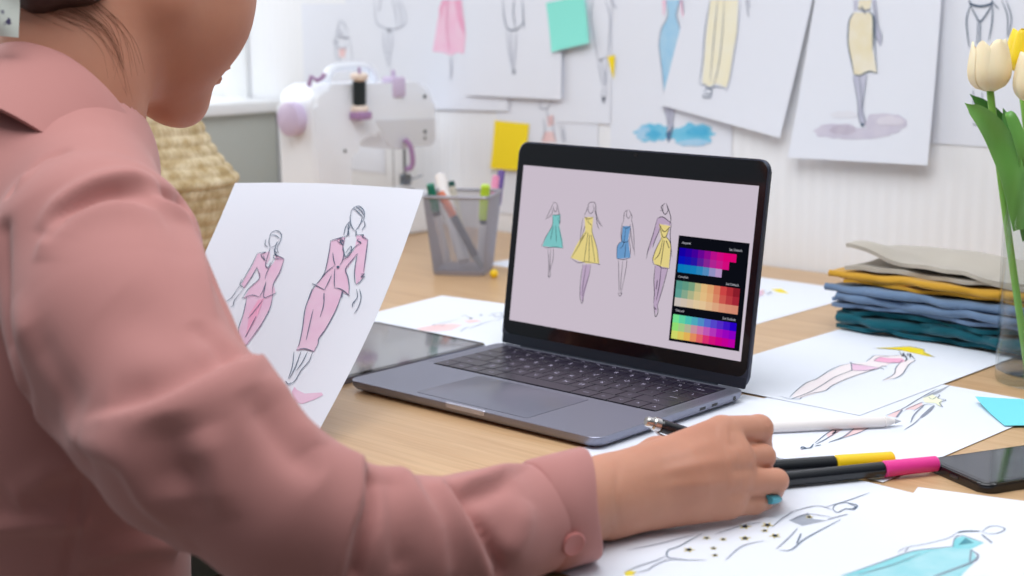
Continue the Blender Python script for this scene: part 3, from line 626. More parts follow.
# turquoise sticky note on the desk
A = onz(975, 401, .003)
tq = mat('turquoise_paper', (124, 222, 232), .7, spec=.2)
c45 = math.radians(-46); sd = .079
P = [np.array([A[0], A[1], .0024]), np.array([A[0]+sd*math.cos(c45), A[1]+sd*math.sin(c45), .0024])]
up_ = np.array([-math.sin(c45), math.cos(c45), 0])*sd
n_ = Sheet(P[0], P[1], P[1]+up_, P[0]+up_, curl=lambda u, v: .004*(1-u)**3*(1-v)**2+.001*(1-u), m=tq, nx=8, ny=8, th=.0003)
n_.build('sticky_note', 'turquoise sticky note lying on the desk above the phone', 'sticky note')
# ------------------------------------------------------------------ sheet held up by the left hand
P = [np.array(v) for v in ((-.072, -.212, -.0), (.132, -.147, .016), (.064, .042, .191), (-.144, -.013, .188))]
P[1] = at(318, 432, 1.25); P[2] = at(424, 190, 1.40); P[3] = at(235, 183, 1.50); P[0] = P[1]+(P[3]-P[2])*1.0
P[0][2] = max(P[0][2], .004)
s = Sheet(*P, curl=lambda u, v: -.010*math.sin(PI*v)*1.0+.004*math.sin(PI*u), nx=24, ny=30, lift=.0003)
Q = lambda p: Z(285, 200, 5.756, p); Q2 = lambda p: Z(280, 290, 4.8, p); Q3 = lambda p: Z(210, 220, 4.43, p)
s.fill(Q([(265, 238), (335, 215), (348, 215), (335, 290), (345, 340), (400, 290), (412, 230), (412, 205), (455, 205), (480, 232), (470, 320), (455, 440), (410, 488), (403, 400), (420, 312), (355, 400), (372, 550), (335, 535), (330, 560), (145, 560), (180, 492), (235, 420), (255, 300)]), pinkp, cuts=3)
s.fill(Q2([(155, -5), (300, -5), (300, 10), (270, 100), (222, 190), (185, 240), (182, 262), (165, 297), (120, 286), (78, 292), (95, 250), (110, 180), (125, 90)]), pinkp, cuts=3)
s.fill(Q2([(58, 488), (70, 465), (82, 480), (120, 498), (200, 493), (208, 505), (170, 525), (110, 547), (70, 540)]), pinkp)
W2 = .00085
L = lambda q, m=ink, w=W2: s.line(q, m, w)
for p in ([(405, 183), (384, 150), (378, 110), (382, 80)], [(405, 183), (428, 155), (442, 125), (446, 105)], [(380, 100), (385, 65), (405, 45), (430, 40), (452, 58), (460, 85), (455, 115), (442, 135)], [(398, 52), (425, 75), (452, 105)], [(412, 44), (440, 65), (456, 92)], [(372, 130), (352, 160), (340, 208)], [(376, 125), (366, 165), (372, 212)], [(382, 140), (368, 175), (362, 205)], [(458, 125), (463, 150), (445, 178)],
          [(372, 180), (362, 205), (345, 215)], [(412, 182), (412, 210)], [(265, 238), (300, 228), (345, 214)], [(412, 205), (455, 205), (448, 216), (480, 232)], [(280, 235), (320, 225), (338, 243), (318, 238), (335, 262), (300, 236)], [(425, 240), (442, 250), (420, 238), (430, 225)], [(265, 238), (258, 300), (235, 410), (215, 448)], [(278, 308), (284, 350), (292, 380)],
          [(348, 215), (336, 280), (342, 310), (335, 350), (318, 382)], [(338, 275), (352, 330), (385, 290), (380, 272), (352, 310)], [(442, 250), (400, 280), (370, 325), (335, 350)], [(290, 400), (287, 455), (288, 510)], [(420, 312), (390, 350), (352, 402), (366, 450), (373, 500), (370, 550)], [(480, 232), (472, 300), (455, 420)], [(420, 312), (408, 380), (403, 440), (408, 486)], [(410, 490), (432, 478), (452, 455)], [(440, 430), (460, 430), (440, 445), (460, 445), (448, 458)],
          [(288, 510), (320, 515), (345, 530), (374, 556)], [(290, 380), (240, 420), (200, 470), (180, 492)], [(158, 485), (182, 496), (230, 522)], [(230, 522), (252, 478), (272, 435)], [(182, 488), (160, 520), (140, 576)], [(228, 540), (226, 576)], [(335, 530), (330, 565)]): L(Q(p))
L(Q([(300, 388), (309, 390), (304, 397)]), ink, W2*3)
for p in ([(155, 0), (138, 50), (122, 100), (110, 190), (95, 262), (88, 275)], [(300, 10), (290, 50), (268, 105), (225, 185), (190, 235), (185, 262), (165, 298)], [(80, 290), (120, 285), (165, 298)], [(162, 97), (145, 170), (128, 245)], [(215, 28), (212, 75), (195, 135)], [(70, 300), (62, 370), (42, 432)], [(105, 295), (78, 370), (48, 430)], [(135, 300), (110, 350), (80, 392)],
          [(160, 300), (142, 345), (105, 388), (78, 435), (48, 460)], [(30, 440), (42, 455), (58, 448)], [(370, 0), (374, 38), (352, 68), (352, 85)], [(385, 0), (392, 42), (378, 88), (358, 118)], [(352, 68), (362, 60)]): L(Q2(p))
s.fill(Q3([(212, 150), (250, 145), (265, 138), (268, 170), (248, 200), (262, 215), (290, 180), (290, 150), (330, 175), (312, 235), (282, 285), (292, 325), (240, 342), (165, 345), (150, 350), (175, 305), (218, 262), (210, 212), (185, 255), (152, 305), (140, 285), (190, 200)]), pinkp, cuts=3)
s.fill(Q3([(165, 345), (240, 340), (282, 330), (265, 400), (222, 480), (165, 555), (135, 550), (125, 500), (150, 420)]), pinkp, cuts=3); s.fill(Q3([(175, 420), (215, 355), (240, 350), (210, 430), (160, 520)]), pinkd, layer=2)
for p in ([(270, 126), (264, 100), (268, 75)], [(270, 126), (290, 118), (310, 92)], [(264, 95), (272, 62), (298, 50), (318, 66), (314, 95), (300, 125), (306, 150)], [(250, 88), (246, 112), (258, 122)], [(270, 72), (290, 70), (312, 85)], [(298, 98), (290, 138), (302, 150)], [(268, 128), (262, 150)], [(286, 130), (290, 152), (300, 168)],
          [(212, 150), (250, 145), (228, 156), (246, 182), (238, 158)], [(212, 150), (188, 200), (160, 250), (140, 285)], [(210, 212), (188, 252), (152, 305)], [(142, 265), (136, 290), (152, 303)], [(290, 150), (286, 172), (330, 176)], [(290, 150), (300, 160), (330, 174)], [(330, 176), (312, 232), (285, 283), (278, 330)], [(265, 140), (250, 190), (250, 215)], [(282, 180), (255, 235), (246, 265)],
          [(246, 200), (258, 215), (272, 190)], [(210, 212), (222, 260), (176, 305), (145, 350)], [(142, 352), (188, 336), (222, 345)], [(222, 345), (240, 310), (250, 280)], [(252, 272), (240, 343), (270, 338), (298, 325)], [(135, 292), (100, 345), (72, 366)], [(152, 308), (112, 358), (106, 382), (94, 390)], [(166, 345), (150, 420), (128, 490), (132, 552)], [(282, 335), (266, 400), (222, 478), (162, 558)],
          [(236, 358), (205, 400), (170, 440)], [(206, 430), (160, 520)], [(132, 560), (160, 560), (150, 576)]): L(Q3(p), ink, W2*.85)
s_held = s; held = s.build('held_sketch', 'white sheet with two figures in pink skirt suits, held up left of the laptop', 'sketch')
# ------------------------------------------------------------------ phone
pa = onz(936, 461, .008)
ph = empty('phone', (pa[0]-.009, pa[1]-.001, .0002), math.radians(-25)); tag(ph, 'black smartphone lying face up at the right edge of the desk', 'phone')
b = MB(); b.prism(rrect(0, 0, .0715, .146, .0095, 8), 0, .0076, mat('phone_black', (16, 17, 22), .25, spec=.6), .0026, 4); b.build('case', ph)
b = MB(); b.prism(rrect(.002, .002, .0695, .144, .008, 8), .0074, .0079, GLS, .0003, 1); b.build('glass', ph)
b = MB(); b.prism(rrect(.0045, .006, .067, .14, .005, 6), .0078, .00797, mat('phone_screen', (40, 44, 52), .09, spec=.9)); b.build('display', ph)
b = MB(); b.box((.031, -.0003, .0028), (.0405, .0004, .0052), mat('port_metal', (90, 94, 100), .3, metal=.8), .0008, 2); b.build('charging_port', ph)
# ------------------------------------------------------------------ pens
def pen(name, label, A_, B_, r, segs, cat='marker', grp=None, n=20):
    """segs: (part name, t0, t1, r0 factor, r1 factor, material); the axis runs from A_ to B_"""
    A_ = Vector(A_); B_ = Vector(B_); o = empty(name, A_); tag(o, label, cat, grp)
    for nm, t0, t1, f0, f1, m in segs:
        a = (B_-A_)*t0; c = (B_-A_)*t1; Lg = (c-a).length; e = min(r*.18, Lg*.2)
        mb = MB(); mb.lathe([(0, 0), (r*f0*.82, 0), (r*f0, e), (r*f1, Lg-e), (r*f1*.82, Lg), (0, Lg)], m, n, axis_mtx(a, c)); mb.build(nm, o)
    return o
BP = mat('glossy_black_pen', (20, 22, 28), .22, spec=.6); CH = mat('chrome', (210, 206, 204), .18, metal=1.)
YM = mat('yellow_plastic', (248, 206, 20), .35); PM = mat('hot_pink_plastic', (236, 58, 150), .32); WP = mat('white_plastic', (236, 230, 228), .3); TM = mat('teal_plastic', (70, 170, 186), .35)
tipp = onz(790, 466, .0028); endp = at(646, 421, 1.150); dv = (tipp-endp)
pen('pen', 'black ballpoint pen with chrome end held in the right hand', endp, tipp, .0052,
    [('push_button', 0, .045, .75, .8, CH), ('ferrule', .045, .095, 1.0, 1.0, CH), ('barrel', .095, .86, 1.0, .95, BP), ('tip', .86, 1., .8, .25, CH)], 'pen')
b = MB(); u_ = Vector(dv).normalized(); sd_ = Vector((0, 0, -1)); e0 = Vector(endp)
b.tube([e0+u_*.006+sd_*.004, e0+u_*.012+sd_*.0075, e0+u_*.022+sd_*.0082, e0+u_*.04+sd_*.0072], [.0012]*4, CH, 8)
cl = b.build('clip', bpy.data.objects['pen'], None); cl.data.transform(Matrix.Translation(-e0))
def onr(x, y, r): return onz(x, y, r+.002)
A_ = onr(893, 459.5, .0066); B_ = onr(700, 473, .0066)
d_ = (B_-A_); d_ /= np.linalg.norm(d_); B_ = A_+d_*.142
pen('marker', 'black marker with a yellow cap beside the hand', A_, B_, .0066, [('cap', 0, .335, .96, 1.0, YM), ('barrel', .335, .98, .95, .92, BP), ('end_plug', .98, 1., .7, .6, BP)], 'marker', 'capped markers beside the hand')
A_ = onr(937, 463.5, .0062); B_ = onr(700, 488, .0062)
d_ = (B_-A_); d_ /= np.linalg.norm(d_); B_ = A_+d_*.142
pen('marker', 'black marker with a hot pink cap pointing at the phone', A_, B_, .0062, [('cap', 0, .325, .96, 1.02, PM), ('barrel', .325, .98, .93, .9, BP), ('end_plug', .98, 1., .7, .6, BP)], 'marker', 'capped markers beside the hand')
A_ = onz(901, 421, .0062); B_ = onz(745, 428.5, .0062); d_ = (B_-A_); d_ /= np.linalg.norm(d_); B_ = A_+d_*.166
pen('stylus', 'slim white stylus lying across the sheets above the yellow marker', A_, B_, .0044, [('nib', 0, .035, .12, .5, mat('pale_grey_nib', (196, 198, 204), .4)), ('tip_cone', .035, .09, .5, 1., WP), ('barrel', .09, 1., 1., 1., WP)], 'stylus')
FWH_ = np.array([FW[0], FW[1], 0])/math.hypot(FW[0], FW[1])
# ------------------------------------------------------------------ pen cup and what stands in it
_b = onz(463, 276, 0)+FWH_*.036; CC = Vector((_b[0], _b[1], 0)); CR = math.radians(32)
cup = empty('pen_cup', CC, CR); tag(cup, 'square silver wire mesh pen cup behind the laptop', 'pen cup')
ME = mat('silver_mesh', (172, 172, 184), .42, metal=.5); RM = mat('silver_rim', (160, 158, 168), .38, metal=.55)
CHh = .106; hb, ht = .0335, .0440
def cw(h): return hb+(ht-hb)*h/CHh
for kf in range(4):
    b = MB(); R = Matrix.Rotation(kf*PI/2, 4, 'Z'); NWR = 30
    for i in range(NWR+1):
        t = -1+2*i/NWR
        p0 = R@Vector((t*cw(0), -cw(0), .004)); p1 = R@Vector((t*cw(CHh), -cw(CHh), CHh)); b.tube([p0, p1], .00036, ME, 4, smooth=False)
    for j in range(1, 34):
        h = .004+(CHh-.004)*j/34; p0 = R@Vector((-cw(h), -cw(h), h)); p1 = R@Vector((cw(h), -cw(h), h)); b.tube([p0, p1], .00036, ME, 4, smooth=False)
    b.build('mesh_wall', cup)
b = MB()
for z, w, r in ((CHh, ht, .0022),):
    pts = [Vector((x, y, z)) for x, y in rrect(-w, -w, w, w, .006, 5)]; b.tube(pts+[pts[0], pts[1]], r, RM, 8, cap=False)
b.build('rim', cup)
b = MB(); b.prism(rrect(-hb-.001, -hb-.001, hb+.001, hb+.001, .005, 5), 0, .0065, RM, .001, 2); b.build('base', cup)
def cpen(name, label, base_px, base_D, top_px, top_D, r, segs, cat='marker'):
    return pen(name, label, at(*base_px, base_D+.06), at(*top_px, top_D+.055), r, segs, cat, 'markers and pens in the wire cup')
GRN = mat('green_plastic', (20, 122, 96), .35); CORAL = mat('coral_plastic', (222, 132, 104), .4); DGR = mat('slate_plastic', (92, 98, 108), .4); BEI = mat('beige_plastic', (206, 200, 188), .45)
LIM = mat('lime_plastic', (190, 222, 50), .4); LPK = mat('light_pink_plastic', (232, 140, 178), .4); PUR = mat('purple_plastic', (92, 62, 140), .4); TRW = mat('milky_plastic', (224, 224, 230), .4)
DT = mat('dark_text_band', (60, 70, 76), .5)
cpen('marker', 'marker with dark green cap leaning at the left of the wire cup', (447, 262), 2.02, (430, 184), 1.985, .0058, [('barrel', 0, .6, .85, .9, TRW), ('band', .6, .66, .92, .92, DT), ('cap', .66, 1, 1, .95, GRN)])
cpen('marker', 'thick white marker leaning at the back left of the wire cup', (464, 262), 2.0, (440, 175), 2.07, .0085, [('barrel', 0, .62, 1, 1, TRW), ('cap', .62, 1, 1.02, .9, WP)])
cpen('marker', 'beige pen with a dark green end standing in the wire cup', (468, 258), 2.05, (451, 181), 2.05, .0048, [('barrel', 0, .62, .95, .95, BEI), ('cap', .62, .93, 1, 1, BEI), ('end_cap', .93, 1, 1, .9, mat('deep_green', (20, 80, 76), .4))], 'pen')
cpen('marker', 'slate grey marker with a coral end slanting across the wire cup', (482, 268), 1.99, (440, 192), 1.995, .0056, [('tip', 0, .16, .5, .85, mat('pale_slate', (150, 160, 172), .4)), ('barrel', .16, .68, .95, 1, DGR), ('cap', .68, 1, 1, .95, CORAL)])
cpen('highlighter', 'lime yellow capped highlighter at the right of the wire cup', (481, 262), 2.04, (485.5, 185), 2.01, .0068, [('barrel', 0, .5, .85, .85, TRW), ('band', .5, .56, .8, .8, DT), ('cap', .56, 1, 1, .92, LIM)], 'highlighter')
cpen('marker', 'light pink capped marker behind the lime highlighter in the cup', (486, 258), 2.04, (496, 176), 2.07, .0052, [('barrel', 0, .6, .95, .95, TRW), ('cap', .6, 1, 1, .95, LPK)])
cpen('marker', 'purple capped marker at the far right back of the wire cup', (490, 256), 2.05, (501.5, 171), 2.10, .0056, [('barrel', 0, .6, .95, .95, TRW), ('cap', .6, 1, 1, .95, PUR)])
pb = onz(494, 273.5, .006); b = MB()
b.lathe([(0, -.0058), (.0035, -.005), (.0055, -.002), (.0058, .001), (.0045, .004), (.002, .0056), (0, .006)], YM, 20); o = b.build('plastic_bead', None, (pb[0], pb[1], .0058)); tag(o, 'small round yellow plastic bead lying at the foot of the wire cup', 'bead')
# ------------------------------------------------------------------ sewing machine, long axis along Y, back face towards +X
SM = empty('sewing_machine', (-.725, .54, 0)); tag(SM, 'small white and lilac sewing machine standing by the wall', 'sewing machine')
SW = mat('machine_white', (238, 242, 250), .28, spec=.5, coat=.3); LI = mat('lilac_plastic', (208, 192, 220), .35); LI2 = mat('deep_lilac', (168, 132, 176), .4); GM = mat('grey_metal', (120, 124, 130), .3, metal=.8); SL = mat('machine_light_grey', (216, 218, 226), .3)
def yz(poly, x0, x1, m, bev, name, par, seg=4):
    M_ = Matrix(((0, 0, 1, 0), (1, 0, 0, 0), (0, 1, 0, 0), (0, 0, 0, 1)))
    b = MB(); b.prism(poly, x0, x1, m, bev, seg, M_); return b.build(name, par)
def arc(cx, cz, r, a0, a1, n=8): return [(cx+r*math.cos(math.radians(a0+(a1-a0)*i/n)), cz+r*math.sin(math.radians(a0+(a1-a0)*i/n))) for i in range(n+1)]
# base bed
b = MB(); b.prism(rrect(-.062, -.004, .052, .258, .012, 6), 0.002, .060, SW, .006, 4); b.build('bed', SM)
body = [(0, .055)]+arc(.034, .206, .034, 180, 90, 8)+arc(.212, .202, .034, 90, 0, 8)+[(.246, .136)]+arc(.240, .136, .006, 0, -90, 3)+arc(.150, .190, .060, -90, -150, 1)[:1]+[(.135, .136), (.122, .142), (.110, .152)]+arc(.108, .130, .040, 90, 180, 8)+[(.066, .105), (.064, .055)]
body = [(0, .055)]+arc(.034, .206, .034, 180, 90, 8)+arc(.212, .200, .036, 90, 0, 8)+[(.248, .142)]+arc(.240, .142, .008, 0, -90, 4)+[(.165, .134)]+arc(.165, .160, .026, -90, -150, 4)+[(.128, .165)]+arc(.112, .130, .040, 70, 180, 8)+[(.070, .100), (.066, .075), (.062, .055)]
yz(body, -.042, .044, SW, .010, 'body', SM, 5)
yz([(.122, .182), (.247, .178), (.2475, .145)]+arc(.240, .144, .007, 0, -90, 3)+[(.165, .1365)]+arc(.165, .162, .026, -90, -150, 4), .038, .0452, SL, .001, 'head_cover', SM, 1)
b = MB(); mw_ = axis_mtx((.004, -.0185, .190), (.004, .002, .190)); b.lathe([(0, 0), (.0220, 0), (.0245, .0016), (.0252, .004), (.0252, .014), (.0235, .016), (.0235, .021)], LI, 40, mw_); b.build('hand_wheel', SM)
b = MB(); hp_ = catmull([(0, .062, .232), (0, .065, .250), (0, .078, .261), (0, .110, .263), (0, .142, .261), (0, .156, .250), (0, .162, .232)], 6); b.tube([Vector(p) for p in hp_], .0065, SW, 14, flat=1.3); b.build('handle', SM)
# spool holder
sx, sy = .056, .082
sp0 = Vector((sx-.006, sy+.002, .198)); sp1 = Vector((sx+.0, sy-.002, .258)); axs = (sp1-sp0).normalized()
b = MB(); b.box((.036, sy-.013, .186), (.066, sy+.014, .198), LI2, .003); b.build('spool_holder', SM)
b = MB(); b.tube([sp0, sp1+axs*.006], .0022, LI2, 12); b.build('spool_pin', SM)
tsp = empty('thread_spool', SM.location+sp0); tag(tsp, 'cream spool of black thread standing on the back of the sewing machine', 'thread spool')
CR_ = mat('cream_plastic', (236, 218, 204), .4)
def sp(prof, m, nm): b = MB(); b.lathe(prof, m, 28, axis_mtx((0, 0, 0), axs)); b.build(nm, tsp)
sp([(.0, .0), (.013, .0), (.0135, .002), (.0135, .006), (.010, .010), (0, .010)], CR_, 'flange'); sp([(.0, .047), (.010, .047), (.0135, .051), (.0135, .056), (.012, .057), (0, .057)], CR_, 'flange')
sp([(0, .009), (.0095, .010)]+[(.0098+.0003*(i % 2), .011+i*.0012) for i in range(30)]+[(.0095, .0475), (0, .048)], mat('black_thread', (22, 34, 38), .6, bump=(400, .4, .0004, (1, 1, 6))), 'thread')
# guides, lever, needle parts, screws
b = MB(); b.tube([(.02, .012, .238), (.024, .014, .252), (.03, .020, .246), (.034, .026, .250), (.036, .030, .256)], .0035, LI2, 8); b.build('bobbin_winder', SM)
b = MB(); b.box((.018, .158, .214), (.0475, .184, .246), LI, .004); b.tube([(.032, .171, .244), (.032, .171, .256)], .0035, LI, 10); b.build('thread_guide', SM)
b = MB(); b.tube(catmull([(.050, .176, .150), (.056, .182, .138), (.056, .186, .115), (.052, .184, .104), (.050, .178, .104)], 6), .0052, LI2, 10, flat=.8); b.build('presser_lever', SM)
b = MB(); b.tube([(.010, .212, .136), (.010, .212, .078)], .0024, GM, 10); b.build('needle_bar', SM)
b = MB(); b.tube([(.010, .188, .136), (.010, .188, .064)], .0007, GM, 8); b.build('needle', SM)
b = MB(); b.box((.004, .205, .072), (.018, .220, .090), GM, .002); b.tube([(.018, .214, .080), (.03, .232, .088)], .0016, GM, 8); b.box((.002, .196, .0612), (.020, .224, .066), GM, .0015); b.build('presser_foot', SM)
b = MB(); b.box((-.02, .160, .0602), (.034, .232, .0612), mat('needle_plate_steel', (176, 180, 186), .3, metal=.7), .0004, 1); b.build('needle_plate', SM)
for y, z, r in ((.226, .213, .0032), (.224, .158, .0032), (.224, .148, .0024), (.058, .140, .0026)):
    b = MB(); b.lathe([(0, 0), (r, 0), (r, .0008), (0, .001)], DT, 14, axis_mtx((.0440 if z > .18 or y < .1 else .0450, y, z), (.05, y, z))); b.build('screw', SM)
# ------------------------------------------------------------------ woven basket with a lid
BK = Vector((-.535, .150, 0)); bc = at(148, 178, 1.90); BK = Vector((bc[0], bc[1], 0))
def straw():
    m = mat('woven_straw', (206, 186, 150), .8, spec=.2)
    nt = m.node_tree; b = nt.nodes['Principled BSDF']; L = nt.links
    tc = nt.nodes.new('ShaderNodeTexCoord'); nz = nt.nodes.new('ShaderNodeTexNoise'); nz.inputs['Scale'].default_value = 60
    rp = nt.nodes.new('ShaderNodeValToRGB'); rp.color_ramp.elements[0].position = .3; rp.color_ramp.elements[1].position = .7
    rp.color_ramp.elements[0].color = (*lin((176, 152, 110)), 1); rp.color_ramp.elements[1].color = (*lin((218, 202, 170)), 1)
    L.new(tc.outputs['Object'], nz.inputs['Vector']); L.new(nz.outputs['Fac'], rp.inputs[0]); L.new(rp.outputs[0], b.inputs['Base Color'])
    return m
STR = straw(); basket = empty('basket', BK); tag(basket, 'round woven straw basket with a domed lid behind the shoulder', 'basket')
def woven(prof, name, rows):
    """coiled braid: each row is a ring of slanted stitches (real relief)"""
    P = catmull([np.array([r, z]) for r, z in prof], 20); P = np.array(P)
    dl = np.r_[0, np.cumsum(np.linalg.norm(np.diff(P, axis=0), axis=1))]; NT = rows*6; NA = 300
    vs = []; fs = []
    for i in range(NT+1):
        l = dl[-1]*i/NT; r = np.interp(l, dl, P[:, 0]); z = np.interp(l, dl, P[:, 1]); r2 = np.interp(l+1e-3, dl, P[:, 0]); z2 = np.interp(l+1e-3, dl, P[:, 1])
        t = np.array([r2-r, z2-z]); t = t/(np.linalg.norm(t)+1e-9) if np.linalg.norm(t) > 1e-9 else np.array([0, 1]); n = np.array([t[1], -t[0]])
        if n[0] < 0 and abs(n[0]) > .05: n = -n
        ph = (i/6) % 1; row = i//6
        for k in range(NA):
            a = 2*PI*k/NA; st = math.sin(k*2*PI/NA*75+(ph-.5)*4*(1 if row % 2 else -1)+row*.7)
            h = .0022*math.sin(PI*ph)**.6+.0011*st*math.sin(PI*ph)
            vs.append(((r+n[0]*h)*math.cos(a), (r+n[0]*h)*math.sin(a), z+n[1]*h))
    for i in range(NT):
        for k in range(NA): fs.append((i*NA+k, i*NA+(k+1) % NA, (i+1)*NA+(k+1) % NA, (i+1)*NA+k))
    b = MB(); b.add(vs, fs, STR, True); fsb = b; fsb.add([vs[k] for k in range(NA)], [tuple(range(NA))], STR); fsb.add([vs[NT*NA+k] for k in range(NA)], [tuple(range(NA))], STR)
    return b.build(name, basket, sharp=80)
woven([(.070, .002), (.082, .03), (.092, .07), (.101, .11), (.1055, .138), (.103, .143)], 'body', 9)
woven([(.107, .140), (.1085, .147), (.100, .158), (.086, .176), (.073, .200), (.064, .222), (.056, .238), (.03, .246), (.006, .248)], 'lid', 11)
b = MB(); rt2 = Vector(RT); 
for sgn in (0, 1): b.tube([Vector((-.035+.0*sgn, -.03, .236))+Vector(p) for p in catmull([(-.012, 0, -.004), (-.010, -.008, .012+.004*sgn), (.004, -.01, .014), (.010, -.006, .004), (.004, -.014, -.008), (-.006, -.012, .002)], 5)], .0028, STR, 8)
b.build('loop', basket)
tp = at(212, 243, 1.55); b = MB(); b.lathe([(.012, 0), (.022, 0), (.024, .003), (.024, .019), (.022, .022), (.012, .022)], mat('teal_tape', (70, 176, 190), .4), 32, closed=True); o = b.build('tape_roll', None, (tp[0], tp[1], .0002)); tag(o, 'small turquoise roll of tape half hidden between the held sheet and basket', 'tape')
# ------------------------------------------------------------------ folded cloths
def cloth(name, label, z0, z1, x0, x1, y0, y1, nf, col, seed, thick=.0026, amp=.003, bulge=None, col2=None):
    """one piece of cloth folded back and forth (nf layers), extruded along X with waves"""
    r = random.Random(seed); m = mat(name+'_cotton_%d' % seed, col, .85, spec=.15, sheen=.25, bump=(900, .25, .0004, I3)); pitch = (z1-z0)/nf
    path = []
    for k in range(nf):
        z = z0+pitch*(k+.5); ys = (y0, y1) if k % 2 == 0 else (y1, y0)
        e0 = r.uniform(-.003, .003)
        for t in np.linspace(0, 1, 9): path.append([ys[0]+(ys[1]-ys[0])*t, z, k])
        if k < nf-1:
            yc = ys[1]; sg = 1 if ys[1] > ys[0] else -1
            for a in (-60, -30, 0, 30, 60): path.append([yc+sg*(pitch*.5+.001)*math.cos(math.radians(a)), z+pitch/2+pitch/2*math.sin(math.radians(a)), k+.5])
    NXx = 70; N = len(path); ph = [r.uniform(0, 6.3) for _ in range(8)]
    vs = []
    P = []
    for i in range(NXx+1):
        u = i/NXx; x = x0+(x1-x0)*u; row = []
        for j, (y, z, k) in enumerate(path):
            fr = (y-y0)/(y1-y0)
            w = amp*(math.sin(9*u+ph[0]+k*.8)*.5+.35*math.sin(23*u+ph[1]+k*2.1)+.2*math.sin(47*u+ph[2]+k*3))
            dz = pitch*.22*(math.sin(13*u+ph[3]+k*1.7)+.6*math.sin(31*u+ph[4]+k*2.9))*(.4+.6*(1-fr))
            end = (math.exp(-u/.02))
            xx = x+(1-u)*.006*math.sin(k*2.2+ph[5])+.003*math.sin(fr*6+k*1.3+ph[6])*end*1.5
            yy = y+w*(1-fr)+.002*math.sin(11*u+ph[7])
            zz = z+dz
            if bulge: zz += bulge(u, fr, k)
            row.append(np.array([xx, yy, zz]))
        P.append(row)
    P = np.array(P)
    # normals from the path direction
    T = np.gradient(P, axis=1); X_ = np.gradient(P, axis=0); Nn = np.cross(X_, T); Nn /= (np.linalg.norm(Nn, axis=2, keepdims=True)+1e-12)
    A = P+Nn*thick/2; B = P-Nn*thick/2; vs = list(A.reshape(-1, 3))+list(B.reshape(-1, 3)); O = (NXx+1)*N; fs = []
    for i in range(NXx):
        for j in range(N-1):
            q = (i*N+j, (i+1)*N+j, (i+1)*N+j+1, i*N+j+1); fs.append(q); fs.append(tuple(v+O for v in q[::-1]))
    for i in range(NXx):
        for j in (0, N-1): q = (i*N+j, (i+1)*N+j, (i+1)*N+j+O, i*N+j+O); fs.append(q)
    for j in range(N-1):
        for i in (0, NXx): q = (i*N+j, i*N+j+1, i*N+j+1+O, i*N+j+O); fs.append(q)
    b = MB(); b.add(vs, fs, m, True); o = b.build(name, sharp=60); bm = bmesh.new(); bm.from_mesh(o.data); bmesh.ops.recalc_face_normals(bm, faces=bm.faces); bm.to_mesh(o.data); bm.free()
    tag(o, label, 'folded cloth', 'stack of folded cloths'); return o
cloth('folded_cloth', 'dark teal folded cloth at the bottom of the stack', .0035, .0275, .206, .470, .534, .66, 4, (14, 88, 102), 1, .0046, .006)
cloth('folded_cloth', 'blue-grey folded cloth above the teal one in the stack', .0290, .0530, .200, .470, .530, .66, 5, (106, 130, 162), 2, .0038, .005)
cloth('folded_cloth', 'mustard yellow folded cloth under the beige one in the stack', .0545, .0680, .202, .470, .533, .66, 3, (204, 154, 50), 3, .0036, .004)
cloth('folded_cloth', 'beige-grey folded cloth on top of the stack', .0690, .0800, .214, .470, .535, .662, 2, (182, 174, 162), 5, .0042, .004, bulge=lambda u, f, k: .019*math.exp(-((u-.04)/.15)**2)*k*math.exp(-((f-.1)/.5)**2)+.004*math.sin(7*f+5*u)*k*min(1, u*3))
# ------------------------------------------------------------------ vase and tulips
VC = Vector((.4755, .4580, 0)); VR = .0455; VH = .205
def glass_mat():
    m = bpy.data.materials.new('clear_glass'); m.use_nodes = True; b = m.node_tree.nodes['Principled BSDF']
    b.inputs['Base Color'].default_value = (.97, .99, .99, 1); b.inputs['Roughness'].default_value = .0; b.inputs['Transmission Weight'].default_value = 1; b.inputs['IOR'].default_value = 1.25; return m
GLA = glass_mat()
def thin_glass():
    m = bpy.data.materials.new('thin_clear_glass'); m.use_nodes = True; nt = m.node_tree; nt.nodes.remove(nt.nodes['Principled BSDF']); out = nt.nodes['Material Output']
    tr = nt.nodes.new('ShaderNodeBsdfTransparent'); tr.inputs[0].default_value = (.965, .98, .98, 1); gl = nt.nodes.new('ShaderNodeBsdfGlossy'); gl.inputs['Roughness'].default_value = .02
    lw = nt.nodes.new('ShaderNodeLayerWeight'); pw = nt.nodes.new('ShaderNodeMath'); pw.operation = 'POWER'; pw.inputs[1].default_value = 5; fr = nt.nodes.new('ShaderNodeMath'); fr.operation = 'MULTIPLY_ADD'; fr.inputs[1].default_value = .7; fr.inputs[2].default_value = .03
    nt.links.new(lw.outputs['Facing'], pw.inputs[0]); nt.links.new(pw.outputs[0], fr.inputs[0]); mx = nt.nodes.new('ShaderNodeMixShader')
    nt.links.new(fr.outputs[0], mx.inputs[0]); nt.links.new(tr.outputs[0], mx.inputs[1]); nt.links.new(gl.outputs[0], mx.inputs[2]); nt.links.new(mx.outputs[0], out.inputs[0]); return m
TGL = thin_glass()
b = MB(); b.lathe([(VR, .0125), (VR, VH-.001), (VR-.0006, VH), (VR-.0012, VH), (VR-.0018, VH-.001), (VR-.0018, .0125), (VR, .0125)], TGL, 64); b.lathe([(0, 0.0), (VR-.004, 0), (VR-.001, .001), (VR, .004), (VR, .012), (VR-.0018, .012), (VR-.006, .009), (0, .0085)], TGL, 64)
o = b.build('vase', None, VC+Vector((0, 0, .0006)), sharp=50); tag(o, 'tall clear glass cylinder vase holding tulips at the right edge', 'vase')
